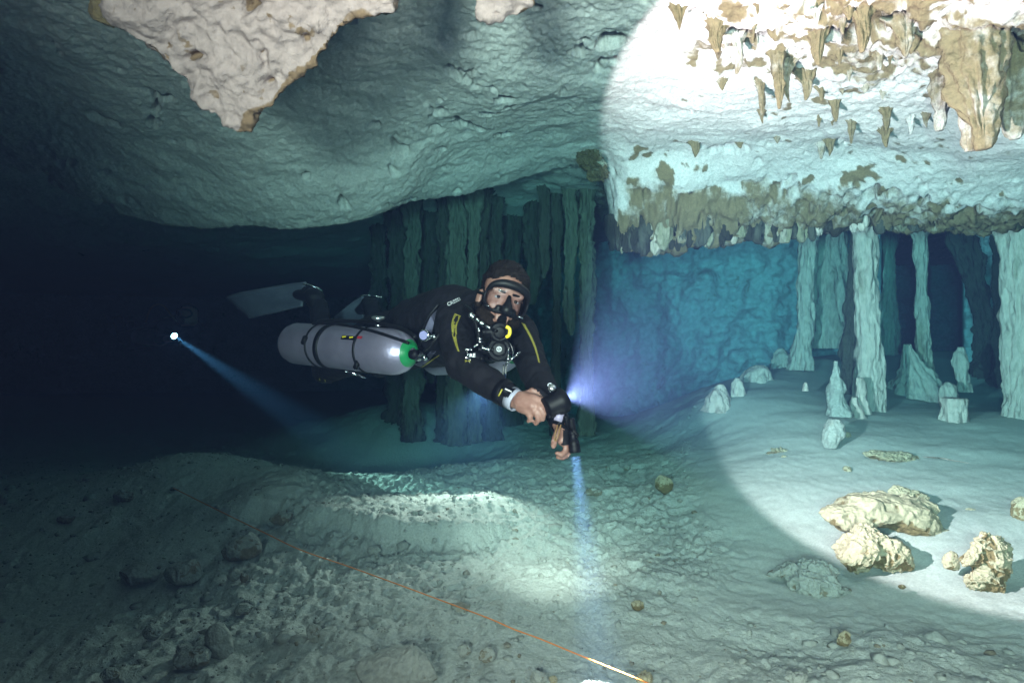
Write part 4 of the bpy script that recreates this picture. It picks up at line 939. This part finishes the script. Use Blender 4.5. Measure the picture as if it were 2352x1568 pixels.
# harness, wrist gear
def straps(paths, r, name, m):
    for p in paths:
        bm = bmesh.new(); bm_tube(bm, p, r, 8, sub=6); child(name, done(bm), m, diver)
def suit_path(pts, lift=.010):
    out = []
    for u, v in pts:
        p = on_suit(u, v, lift); out.append(p if p is not None else P(u, v, 2.3))
    return out
straps([suit_path([(1088, 700), (1086, 722), (1092, 760), (1096, 800), (1104, 830)]), suit_path([(1010, 700), (985, 730), (972, 760), (968, 790)])], .007, 'harness_strap', M_RUBBER)
ax = (WR-ER).normalized()
bm = bmesh.new(); bm_lathe(bm, WR-ax*.004, ax, [(0, .037), (0, .0405), (.028, .0365), (.030, .033), (.002, .036)], 32); child('wrist_seal', done(bm), M_CUFF, diver)
bm = bmesh.new(); bm_lathe(bm, WR-ax*.052, ax, [(0, .046), (0, .048), (.030, .045), (.030, .043)], 32)
wc = child('dive_computer', done(bm), M_PLASTIC, diver)
fc = P(1160, 897, 1.0)-Vector((0, 0, CH)); fc = P(1162, 898, (WR-ax*.035).y-.052)
bm = bmesh.new(); bm_box(bm, fc, (.042, .014, .038), Matrix.Rotation(R(30), 3, 'Y'), .004); subchild('computer_case', done(bm), M_PLASTIC, diver, wc)
bm = bmesh.new(); bm_box(bm, fc+Vector((.008, -.010, .004)), (.024, .003, .004), Matrix.Rotation(R(25), 3, 'Y')); subchild('white_mark', done(bm), M_WHITEP, diver, wc)
bm = bmesh.new(); bm_box(bm, fc+Vector((-.018, -.010, -.004)), (.005, .003, .026), Matrix.Rotation(R(28), 3, 'Y')); subchild('yellow_mark', done(bm), M_YELLOW, diver, wc)
al = (WL-EL).normalized()
bm = bmesh.new(); bm_lathe(bm, WL-al*.010, al, [(0, .034), (0, .037), (.030, .036), (.030, .032)], 28); w2 = child('wrist_computer', done(bm), M_PLASTIC, diver)
bm = bmesh.new(); bm_box(bm, P(1283, 960, 1.985), (.044, .016, .044), Matrix.Rotation(R(18), 3, 'Y'), .005); subchild('computer_case', done(bm), M_PLASTIC, diver, w2)
bm = bmesh.new(); bm_box(bm, P(1284, 958, 1.973), (.027, .003, .026), Matrix.Rotation(R(18), 3, 'Y'), .001); subchild('computer_screen', done(bm), mat('lilac_screen', (.34, .30, .42), .3), diver, w2)
gl_keep = handL & (dL < .05) & (bv[:, 2] < P(1290, 985, 2.0).z) & (bv[:, 2] > P(1290, 1022, 2.0).z) & (bv[:, 0] > P(1289, 1000, 2.0).x)
cut(SUIT_SRC, gl_keep, .0035, 'hand_mount_glove', M_SUIT, diver)
bm = bmesh.new(); bm_tube(bm, [P(1281, 975, 1.968), P(1277, 990, 1.955), P(1274, 1004, 1.952), P(1276, 1012, 1.955), P(1282, 1000, 1.958), P(1286, 985, 1.965), P(1288, 975, 1.97)], .0022, 6); child('bungee_loop', done(bm), M_BRASS, diver)

# fins
def fin(ankle, heel, outline, Y0, Y1, name, thick=.006):
    """outline from the heel end to the tip, upper then lower edge"""
    up_, lo = outline; n = 14; m_ = 8; V = []
    for i in range(n+1):
        t = i/n
        a = [np.interp(t, np.linspace(0, 1, len(up_)), [p[k] for p in up_]) for k in (0, 1)]
        b = [np.interp(t, np.linspace(0, 1, len(lo)), [p[k] for p in lo]) for k in (0, 1)]
        for j in range(m_+1):
            s = j/m_; d = Y0+(Y1-Y0)*t+.02*math.sin(math.pi*s)
            V.append(P(a[0]+(b[0]-a[0])*s, a[1]+(b[1]-a[1])*s, d))
    me = grid_mesh('fin', np.array([tuple(v) for v in V]), n+1, m_+1)
    f = child(name, me, M_BLADE, diver); s = f.modifiers.new('t', 'SOLIDIFY'); s.thickness = thick
    for j in (0, 3, 6, 8):
        bm = bmesh.new(); bm_tube(bm, [Vector(V[i*(m_+1)+j])+Vector((0, -.004, 0)) for i in range(0, n+1-(3 if j in (3, 6) else 0), 2)], lambda t: .0055*(1-.6*t), 6, sub=2)
        subchild('fin_rib', done(bm), M_BLADE, diver, f)
    bm = bmesh.new(); bm_capsule(bm, ankle, heel, .052, .058, 20, .8); bm_capsule(bm, heel, (V[1*(m_+1)+4]), .058, .044, 20, .7)
    subchild('foot_pocket', remesh(bm, .006, 3), M_RUBBER, diver, f)
    return f
f1 = fin(P(728, 700, 3.42), P(722, 682, 3.44), ([(704, 649), (660, 654), (600, 664), (552, 672), (520, 682)], [(696, 702), (668, 708), (630, 718), (598, 724), (575, 731)]), 3.50, 3.66, 'fin')
bm = bmesh.new(); bm_tube(bm, [P(695, 652, 3.38), P(712, 655, 3.37), (P(728, 661, 3.38)), P(740, 668, 3.42)], .0045, 8); subchild('spring_strap', done(bm), M_CHROME, diver, f1)
f2 = fin(P(856, 712, 3.70), P(850, 700, 3.72), ([(836, 680), (818, 690), (798, 704), (778, 720), (762, 735)], [(836, 740), (822, 742), (800, 744), (782, 742), (764, 738)]), 3.78, 3.9, 'fin')
bm = bmesh.new(); bm_tube(bm, [P(828, 680, 3.66), P(838, 678, 3.64), P(850, 679, 3.64)], .0035, 8); subchild('spring_strap', done(bm), M_CHROME, diver, f2)
bm = bmesh.new(); bm_tube(bm, [P(858, 680, 3.64), P(866, 681, 3.64), P(877, 682, 3.66)], .0035, 8); subchild('spring_strap', done(bm), M_CHROME, diver, f2)
decal([[(734, 868), (748, 872), (748, 876), (733, 872)]], 'knee_mark', M_YELLOW, suit)

# ---------------------------------------------------------------- cylinders
def cylinder(A, B, label, detail=True):
    axis = (B-A).normalized(); L = (B-A).length; r = .0925
    t = empty('diving_cylinder', A, label, 'cylinder', 'diving cylinders of the near diver')
    prof = [(0, 0), (.002, .045), (.010, .068), (.028, .084), (.055, r), (L-.115, r), (L-.085, .089), (L-.055, .078), (L-.030, .060), (L-.012, .038), (L-.004, .020), (L, .018), (L, 0)]
    bm = bmesh.new(); bm_lathe(bm, A, axis, prof, 72)
    b = child('tank_body', done(bm), M_ALU, t)
    bm = bmesh.new(); bm_lathe(bm, A, axis, [(L-.024, .0545), (L-.018, .0485), (L-.010, .0385), (L-.002, .024), (L-.003, .022), (L-.012, .036), (L-.022, .050)], 48); subchild('neck_sticker', done(bm), M_GREEN, t, b)
    x, y, z = frame_of(axis)
    bm = bmesh.new(); bm_lathe(bm, A+axis*(L-.004), axis, [(0, 0), (0, .017), (.030, .017), (.034, .014), (.060, .014), (.064, 0)], 24)
    bm_lathe(bm, A+axis*(L+.036), x, [(-.050, 0), (-.050, .018), (-.030, .020), (-.026, .010), (.026, .010), (.030, .0)], 20)
    vlv = child('valve', done(bm), M_PLASTIC, t)
    bm = bmesh.new(); bm_lathe(bm, A+axis*(L+.030)-Vector((0, .028, .01)), axis, [(0, 0), (0, .011), (.010, .013), (.014, .009), (.030, .009), (.032, .012), (.040, .010), (.040, 0)], 18)
    subchild('chrome_fitting', done(bm), M_CHROME, t, vlv)
    bm = bmesh.new(); bm_lathe(bm, A+axis*(L+.026)-Vector((0, .022, -.004)), Vector((0, -.3, -1)), [(0, 0), (0, .008), (.012, .008), (.014, .011), (.030, .011), (.030, 0)], 16)
    subchild('chrome_fitting', done(bm), M_CHROME, t, vlv)
    if not detail: return t, axis, L
    def ring(d, w, name, m, tilt=0.0):
        bm = bmesh.new(); a2 = (axis+tilt*y).normalized(); bm_lathe(bm, A+axis*d, a2, [(-w/2, r+.0005), (-w/2, r+.0045), (w/2, r+.0045), (w/2, r+.0005)], 64); return child(name, done(bm), m, t)
    r1 = ring(L*.30, .009, 'bungee', M_RUBBER, .08); ring(L*.385, .026, 'cam_band', M_RUBBER, -.04); r3 = ring(L*.69, .010, 'bungee', M_RUBBER, .03)
    def on_tank(d, deg, rr=r): return A+axis*d+(x*math.cos(R(deg))+y*math.sin(R(deg)))*rr
    return t, axis, L, on_tank, x, y
TA, TB = P(666, 787, 2.78), P(950, 812, 2.36)
res = cylinder(TA, TB, 'grey aluminium cylinder with black bands slung along the near diver\'s right side')
t1, axis, L, on_tank, tx, ty = res
def find_deg(dv):                                                    # angle round the tank whose outward side points the given way
    return max(range(0, 360, 2), key=lambda g: (tx*math.cos(R(g))+ty*math.sin(R(g))).dot(dv))
gc = find_deg(Vector((0, -1, 0))); gu = find_deg(Vector((0, 0, 1))); gd = find_deg(Vector((0, 0, -1)))
sgn = 1 if ((gu-gc) % 360) < 180 else -1
def od(a): return gc+sgn*a                                           # a = degrees up from the side that faces us
bm = bmesh.new(); bm_tube(bm, [on_tank(L*d, od(a), .0925+k) for d, a, k in ((.28, 62, .012), (.40, 66, .016), (.55, 62, .014), (.70, 54, .012), (.82, 46, .010), (.92, 42, -.004), (1.02, 40, -.03))], .0062, 10); child('hose', done(bm), M_RUBBER, t1)
bm = bmesh.new(); bm_tube(bm, [on_tank(L*d, od(a), .0925+k) for d, a, k in ((.26, 85, .010), (.36, 84, .018), (.5, 86, .020), (.66, 86, .022), (.8, 84, .014), (.95, 76, .0), (1.05, 60, -.02))], .0085, 10); child('hose', done(bm), M_RUBBER, t1)
for a, b, c, nm, m in (((.58, 33), (.70, 22), .0035, 'sticker', M_PLASTIC), ((.70, 34), (.735, 27), .0045, 'sticker_end', M_RED)):
    V = []; 
    for i in range(7):
        for j in range(5): V.append(tuple(on_tank(L*(a[0]+(b[0]-a[0])*i/6), od(a[1]+(b[1]-a[1])*j/4), .0925+c)))
    child(nm, grid_mesh(nm, np.array(V), 7, 5), m, t1)
for d in (.585, .64):
    V = [on_tank(L*(d+.000), od(30), .0972), on_tank(L*(d+.028), od(31.5), .0972), on_tank(L*(d+.030), od(28), .0972), on_tank(L*(d+.004), od(26), .0972)]
    child('yellow_mark', mesh('m', V, [(0, 1, 2, 3)]), M_YELLOWP, t1, smooth_shade=False)
for d, a in ((.295, 12), (.70, -38)):
    bm = bmesh.new(); bm_box(bm, on_tank(L*d, od(a), .0975), (.022, .014, .040), Matrix.Rotation(R(20), 3, 'Y'), .004); child('band_toggle', done(bm), M_RUBBER, t1)
def bolt_snap(bm, p, d, s=1.0):
    d = Vector(d).normalized(); x, y, z = frame_of(d)
    bm_tube(bm, [p, p+d*.035*s], .0042*s, 8, sub=1); bm_lathe(bm, p+d*.012*s, d, [(0, .004*s), (.002*s, .007*s), (.010*s, .007*s), (.012*s, .004*s)], 12)
    q = p+d*.035*s; bm_tube(bm, [q, q+d*.010*s+x*.009*s, q+d*.026*s+x*.008*s, q+d*.034*s, q+d*.024*s-x*.009*s, q+d*.006*s-x*.006*s], .0028*s, 6)
    bm_tube(bm, [p+(x*math.cos(a)+z*math.sin(a)*.8)*.009*s-d*.008*s for a in np.linspace(0, 6.28, 9)[:-1]], .0024*s, 6, closed=True, sub=2)
bm = bmesh.new(); bolt_snap(bm, on_tank(L*.54, od(-86), .1), Vector((.8, -.2, -.25)), 1.1); child('bolt_snap', done(bm), M_CHROME, t1)
# pressure gauge head and brass stem above the tank shoulder, and the butt plate knob on top
bm = bmesh.new(); pg = P(975, 770, 2.30); ga = Vector((-.35, -.93, 0)).normalized()
bm_lathe(bm, pg, ga, [(-.012, 0), (-.012, .021), (.006, .023), (.010, .020), (.008, .017), (.004, 0)], 28); g1 = child('pressure_gauge', done(bm), M_CHROME, t1)
bm = bmesh.new(); bm_lathe(bm, pg+ga*.0095, ga, [(0, .017), (.001, 0)], 28); subchild('gauge_face', done(bm), mat('gauge_face', (.30, .28, .50), .3), t1, g1)
bm = bmesh.new(); bm_lathe(bm, P(983, 773, 2.30), (1, 0, .02), [(0, 0), (0, .010), (.008, .010), (.009, .006), (.016, .006), (.017, .009), (.030, .009), (.031, .006), (.040, .006), (.040, 0)], 18); subchild('gauge_stem', done(bm), M_CHROME, t1, g1)
kb = on_tank(L*.74, od(88), .098)
bm = bmesh.new(); bm_lathe(bm, kb, Vector((0.02, -.12, 1)), [(0, .010), (.004, .012), (.010, .007), (.022, .007), (.026, .014), (.030, .026), (.036, .028), (.040, .024), (.041, 0)], 28)
bm_box(bm, kb+Vector((.03, .0, .004)), (.075, .012, .006), Matrix.Rotation(R(8), 3, 'Y'), .002); child('reel_knob', done(bm), M_STEEL, t1)
res2 = cylinder(P(990, 820, 3.10), P(1186, 806, 2.62), 'far cylinder of the near diver, only its pale shoulder showing between the arms', False)

# ---------------------------------------------------------------- regulators, torches
def regulator(c, facing, s, label, yellow=False, logo=False, mouth=None):
    t = empty('regulator', c, label, 'regulator'); f = Vector(facing).normalized()
    bm = bmesh.new(); bm_lathe(bm, c-f*.022*s, f, [(0, 0), (0, .030*s), (.008*s, .036*s), (.026*s, .036*s), (.034*s, .032*s), (.036*s, .027*s), (.033*s, .025*s), (.038*s, .018*s), (.039*s, 0)], 36)
    x, y, z = frame_of(f); bm_lathe(bm, c-x*.034*s, -x, [(0, 0), (0, .013*s), (.012*s, .013*s), (.016*s, .010*s), (.026*s, .010*s), (.026*s, 0)], 18)
    bm_lathe(bm, c+x*.030*s, x, [(0, 0), (0, .012*s), (.014*s, .012*s), (.016*s, 0)], 18)
    bm_capsule(bm, c-z*.03*s+y*0-Vector((0, 0, .026*s))-x*.02*s, c-z*.03*s-Vector((0, 0, .026*s))+x*.02*s, .013*s, .013*s, 14, .7)
    b = child('second_stage', remesh(bm, .0022, 2), M_PLASTIC, t)
    if mouth is not None:
        bm = bmesh.new(); bm_capsule(bm, c-f*.018*s, mouth, .016, .018, 18, .7); child('mouthpiece', done(bm), M_RUBBER, t)
    if logo:
        o = c+f*.0175*s; xx = Vector((1, 0, 0)); zz = Vector((0, 0, 1))
        bm = bmesh.new(); bm_tube(bm, [o+(xx*math.cos(a)+zz*math.sin(a))*.0088 for a in np.linspace(0, 6.2832, 17)[:-1]], .0011, 6, closed=True, sub=2)
        bm_tube(bm, [o+xx*a+zz*b_ for a, b_ in ((.006, .003), (.003, .0055), (-.003, .005), (-.004, .001), (.003, -.001), (.004, -.005), (-.002, -.0058), (-.006, -.003))], .0013, 6, sub=3); child('round_logo', done(bm), M_WHITEP, t)
    return t
M1 = hp(0, -.086, -.060)
r1 = regulator(hp(-.004, -.128, -.108), (.1, -1, -.15), 1.0, 'black regulator with a yellow lever in the near diver\'s mouth', mouth=M1)
yl = P(1167, 761, 2.02)
bm = bmesh.new(); bm_tube(bm, [yl+Vector((-.006, 0, .016)), yl+Vector((.004, -.002, .010)), yl+Vector((.006, -.002, -.002)), yl+Vector((.002, 0, -.014)), yl+Vector((-.006, .004, -.018))], .0058, 10); child('yellow_lever', done(bm), M_YELLOWP, r1)
r2 = regulator(P(1146, 802, 2.20), (.05, -1, .05), 1.25, 'black regulator with a round white logo hanging at the near diver\'s chest', logo=True)
# chrome swivels and hoses at the chest
sw = empty('hose_set', P(1090, 740, 2.2), 'black hoses with chrome swivels crossing the near diver\'s chest', 'hose')
def ctube(name, pts, r, m, root, **k): bm = bmesh.new(); bm_tube(bm, pts, r, 10, **k); return child(name, done(bm), m, root)
ctube('hose', [P(1090, 728, 2.17), P(1104, 742, 2.15), P(1122, 752, 2.12), P(1140, 760, 2.08)], .0060, M_RUBBER, sw)
ctube('hose', [P(1088, 730, 2.19), P(1098, 760, 2.20), P(1104, 790, 2.19), P(1120, 800, 2.18), P(1134, 803, 2.18)], .0062, M_RUBBER, sw)
ctube('hose', [P(1048, 700, 2.46), P(1066, 702, 2.36), P(1082, 712, 2.24), P(1086, 724, 2.20)], .0062, M_RUBBER, sw)
ctube('hose', [P(975, 805, 2.30), P(990, 790, 2.27), P(1010, 765, 2.27), P(1035, 710, 2.34), P(1060, 690, 2.42)], .0058, M_RUBBER, sw)
for (a, b, rr) in (((1080, 722, 2.165), (1090, 730, 2.155), .011), ((1094, 733, 2.15), (1101, 738, 2.145), .0075), ((1104, 741, 2.135), (1112, 746, 2.125), .0085), ((1116, 750, 2.11), (1127, 754, 2.10), .0065),
                   ((1099, 752, 2.18), (1101, 760, 2.18), .008), ((1101, 775, 2.175), (1103, 788, 2.17), .009), ((1106, 797, 2.15), (1126, 804, 2.15), .0085), ((1072, 804, 2.15), (1084, 802, 2.14), .0055),
                   ((1088, 798, 2.14), (1098, 790, 2.14), .005)):
    p, q = P(*a), P(*b); d = q-p; l = d.length
    bm = bmesh.new(); bm_lathe(bm, p, d, [(0, 0), (0, rr*.8), (l*.15, rr), (l*.4, rr), (l*.45, rr*.7), (l*.6, rr*.7), (l*.65, rr), (l*.95, rr), (l, rr*.7), (l, 0)], 18); child('chrome_swivel', done(bm), M_CHROME, sw)
bs = empty('bolt_snap', P(1160, 848, 2.12), 'long chrome double-ended clip hanging under the chest regulator', 'clip')
bm = bmesh.new(); bm_tube(bm, [P(1157, 838, 2.14), P(1155, 860, 2.12), P(1154, 876, 2.11), P(1152, 890, 2.10)], .0028, 8); child('clip_bar', done(bm), M_CHROME, bs)
bm = bmesh.new(); bm_tube(bm, [P(1162, 836, 2.14), P(1161, 858, 2.12), P(1161, 876, 2.11), P(1159, 890, 2.10)], .0034, 8); child('clip_bar', done(bm), M_CHROME, bs)
bm = bmesh.new(); bolt_snap(bm, P(1168, 830, 2.13), Vector((.35, -.2, .3)), .8); bolt_snap(bm, P(1165, 834, 2.14), Vector((.1, 0, 1)), .8); child('clip_hook', done(bm), M_CHROME, bs)
ctube('clip_cord', [P(1176, 826, 2.16), P(1178, 810, 2.17), P(1174, 795, 2.18), P(1170, 788, 2.19)], .0022, M_CHROME, bs)
sp = empty('spool', P(1078, 815, 2.14), 'black spool with white lettering and chrome clip at the near diver\'s right chest', 'spool')
bm = bmesh.new(); bm_lathe(bm, P(1094, 826, 2.17), (0, -1, .1), [(0, 0), (0, .030), (.006, .030), (.008, .018), (.026, .018), (.028, .028), (.034, .028), (.034, 0)], 28); spd = child('spool_disc', done(bm), M_PLASTIC, sp)
bm = bmesh.new(); bolt_snap(bm, P(1072, 806, 2.13), Vector((.3, -.1, -.9)), .7); bm_tube(bm, [P(1068, 820, 2.13), P(1076, 824, 2.13), P(1084, 826, 2.13)], .0018, 6); child('clip', done(bm), M_CHROME, sp)
me = text_mesh('RE', .019); V = coords(me); set_coords(me, np.array([tuple(P(1078, 820, 2.115)+Vector((x, 0, z*.9+x*.05))) for x, z, _ in V])); me.materials.clear(); child('lettering', me, M_WHITEP, sp, smooth_shade=False)
bm = bmesh.new()
for a in (0, 22, -22): bm_box(bm, P(1074, 826, 2.115)+Vector((0, 0, -.004-.0*a)), (.020, .002, .0016), Matrix.Rotation(R(a), 3, 'Y'))
child('yellow_print', done(bm), M_YELLOW, sp)
me = text_mesh('CRE', .013); V = coords(me); set_coords(me, np.array([tuple(P(1111, 764, 2.135)+Vector((x, 0, z-x*.35))) for x, z, _ in V])); me.materials.clear(); child('hose_lettering', me, M_WHITEP, sw, smooth_shade=False)

tl = empty('video_torch', TORCH, 'big black torch strapped on the back of the near diver\'s left hand, shining right', 'torch')
x_, y_, z_ = frame_of(TDIR)
bm = bmesh.new(); bm_lathe(bm, TORCH-TDIR*.075, TDIR, [(0, 0), (0, .030), (.004, .034), (.040, .035), (.044, .041), (.070, .042), (.073, .040), (.070, .036), (.064, .030), (.064, 0)], 40); b = child('torch_head', done(bm), M_PLASTIC, tl)
bm = bmesh.new(); bm_lathe(bm, TORCH-TDIR*.0095, TDIR, [(0, .030), (.001, 0)], 32); subchild('lit_lens', done(bm), M_LENSON, tl, b)
bm = bmesh.new(); bm_tube(bm, [TORCH-TDIR*.05+Vector((-.01, -.02, -.034)), P(1276, 955, 1.985), P(1290, 975, 1.99), P(1305, 985, 2.0), TORCH-TDIR*.02+Vector((.02, 0, -.045))], .008, 10); child('handle', done(bm), M_PLASTIC, tl)
bm = bmesh.new(); bm_lathe(bm, P(1267, 893, 1.955), (.1, -.6, .8), [(0, 0), (0, .012), (.006, .013), (.012, .011), (.014, 0)], 20); child('pressure_knob', done(bm), M_STEEL, tl)
bm = bmesh.new(); bm_tube(bm, [TORCH-TDIR*.072, P(1250, 935, 2.03), P(1238, 905, 2.12), P(1215, 860, 2.24), P(1195, 800, 2.36)], .0045, 8); child('cable', done(bm), M_RUBBER, tl)
sd = (SMALL_T-SMALL).normalized()
ts = empty('hand_torch', SMALL, 'slim black torch beside the near diver\'s left fingers, shining down', 'torch')
bm = bmesh.new(); bm_lathe(bm, SMALL-sd*.115, sd, [(0, 0), (0, .010), (.006, .0125), (.045, .0125), (.048, .015), (.052, .0125), (.068, .0125), (.076, .018), (.084, .019), (.088, .0175), (.092, .019), (.110, .019), (.113, .017), (.108, .014), (.108, 0)], 32); b = child('torch_tube', done(bm), M_PLASTIC, ts)
bm = bmesh.new(); bm_lathe(bm, SMALL-sd*.0065, sd, [(0, .014), (.001, 0)], 24); subchild('lit_lens', done(bm), M_LENSON, ts, b)
bm = bmesh.new(); bm_tube(bm, [P(1308, 985, 1.99), P(1318, 990, 1.965), P(1326, 1000, 1.975), P(1318, 1008, 2.0), P(1306, 1004, 2.02)], .005, 8); child('mount_strap', done(bm), M_RUBBER, ts)

# ---------------------------------------------------------------- the far diver
fd = empty('person', P(350, 770, 7.2), 'dim far masked diver behind a bright torch, in the dark on the left', 'person')
bm = bmesh.new(); fh = P(434, 722, 6.25)
bm_ellipsoid(bm, fh, (.082, .098, .108)); bm_ellipsoid(bm, fh+Vector((.0, -.05, -.05)), (.055, .05, .06)); bm_capsule(bm, fh+Vector((0, -.09, 0)), fh+Vector((0, -.105, -.03)), .010, .014, 10)
bm_capsule(bm, fh+Vector((0, .04, -.06)), P(410, 752, 6.5), .065, .08); bm_capsule(bm, P(380, 748, 6.5), P(448, 752, 6.55), .085, .08)
bm_capsule(bm, P(412, 755, 6.6), P(350, 768, 7.2), .15, .14); bm_capsule(bm, P(350, 768, 7.2), P(300, 790, 7.7), .13, .08); bm_capsule(bm, P(300, 790, 7.7), P(300, 745, 8.0), .07, .05)
bm_capsule(bm, P(340, 768, 7.25), P(285, 775, 7.6), .10, .07); bm_capsule(bm, P(285, 775, 7.6), P(272, 735, 7.9), .065, .05)
bm_capsule(bm, P(382, 750, 6.5), P(368, 780, 6.3), .062, .05); bm_capsule(bm, P(368, 780, 6.3), P(392, 778, 6.08), .046, .034)
bm_capsule(bm, P(446, 754, 6.55), P(448, 782, 6.35), .060, .05); bm_capsule(bm, P(448, 782, 6.35), P(420, 790, 6.15), .046, .034)
for k in range(4):
    bm_capsule(bm, P(394, 776+k*2.2, 6.05), P(402, 777+k*2.2, 6.02), .011, .009, 8); bm_capsule(bm, P(419, 786+k*2.2, 6.12), P(410, 790+k*2.2, 6.09), .011, .009, 8)
bm_capsule(bm, P(394, 774, 6.06), P(400, 770, 6.04), .012, .010, 8); bm_capsule(bm, P(418, 785, 6.13), P(412, 781, 6.11), .012, .010, 8)
fb = remesh(bm, .011, 3); fsrc = fb.copy(); child('body', fb, M_SKIN, fd)
v = coords(fsrc); keep = ~((np.linalg.norm(v-np.array(fh), axis=1) < .15) & (v[:, 2] > fh.z-.11)) & ~((v[:, 1] < 6.12) & (v[:, 0] < P(415, 0, 6.1).x))
cut(fsrc, keep, .005, 'wetsuit', M_SUIT, fd, root=fd)
cut(fsrc, (np.linalg.norm(v-np.array(fh), axis=1) < .15) & (v[:, 2] > fh.z+.045-.35*(v[:, 1]-fh.y)) & (v[:, 2] > fh.z-.05), .008, 'hood', M_SUIT, fd, root=fd)
bm = bmesh.new(); bm_tube(bm, [fh+Vector((x, y, z)) for x, y, z in ((0, -.125, .045), (.06, -.105, .035), (.075, -.085, -.005), (.04, -.115, -.035), (0, -.13, -.03), (-.04, -.115, -.035), (-.075, -.085, -.005), (-.06, -.105, .035))], .010, 8, closed=True)
mk = child('mask', done(bm), M_RUBBER, fd)
subchild('lens', mesh('lens', [fh+Vector((x, -.115, z)) for x, z in ((-.065, .03), (.065, .03), (.06, -.02), (0, -.03), (-.06, -.02))], [(0, 1, 2, 3, 4)]), M_GLASS, fd, mk, smooth_shade=False)
frg = empty('regulator', fh+Vector((0, -.15, -.07)), 'dim regulator in the far diver\'s mouth', 'regulator')
bm = bmesh.new(); bm_lathe(bm, fh+Vector((0, -.13, -.07)), (0, -1, -.1), [(0, 0), (0, .03), (.01, .036), (.03, .036), (.036, .028), (.038, 0)], 24); child('second_stage', done(bm), M_PLASTIC, frg)
bm = bmesh.new(); bm_tube(bm, [fh+Vector((-.03, -.15, -.07)), P(410, 742, 6.2), P(392, 722, 6.35), P(375, 702, 6.5), P(358, 700, 6.6), P(344, 712, 6.75), P(335, 740, 7.0)], .010, 8); child('hose', done(bm), M_STEEL, frg)
ft = empty('far_torch', FAR_T, 'dazzling small torch in the far diver\'s hand', 'torch'); fdv = (FAR_TT-FAR_T).normalized()
bm = bmesh.new(); bm_lathe(bm, FAR_T-fdv*.16, fdv, [(0, 0), (0, .022), (.10, .022), (.12, .034), (.155, .036), (.158, .034), (.15, .03), (.15, 0)], 24); b = child('torch_tube', done(bm), M_PLASTIC, ft)
bm = bmesh.new(); bm_lathe(bm, FAR_T-fdv*.008, fdv, [(0, .030), (.001, 0)], 24); subchild('lit_lens', done(bm), M_LENSON, ft, b)
def far_cyl(A, B, label):
    t = empty('diving_cylinder', A, label, 'cylinder'); d = B-A; l = d.length
    bm = bmesh.new(); bm_lathe(bm, A, d, [(0, 0), (.01, .07), (.05, .092), (l-.1, .092), (l-.05, .075), (l-.01, .03), (l, .018), (l, 0)], 32); child('tank_body', done(bm), M_ALU, t)
    bm = bmesh.new(); bm_lathe(bm, B, d, [(0, 0), (0, .016), (.04, .016), (.045, .024), (.06, .024), (.06, 0)], 16); child('valve', done(bm), M_CHROME, t)
far_cyl(P(318, 772, 7.0), P(376, 776, 6.45), 'far diver\'s dim cylinder, left of the dazzling torch')

# ---------------------------------------------------------------- water
bm = bmesh.new(); bm_box(bm, (0, 12, 1.3), (52, 30.0, 7.4))
water = bpy.data.materials.new('lake_water'); water.use_nodes = True; nt = water.node_tree; nt.nodes.remove(nt.nodes['Principled BSDF'])
pv = nt.nodes.new('ShaderNodeVolumePrincipled'); nt.links.new(pv.outputs[0], nt.nodes['Material Output'].inputs['Volume'])
pv.inputs['Color'].default_value = (0.036, 0.072, 0.165, 1)
pv.inputs['Absorption Color'].default_value = (0.0, 0.72, 0.89, 1)
pv.inputs['Density'].default_value = 0.175; pv.inputs['Anisotropy'].default_value = 0.5
tag(link('haze', done(bm), water, smooth_shade=False), kind='stuff')
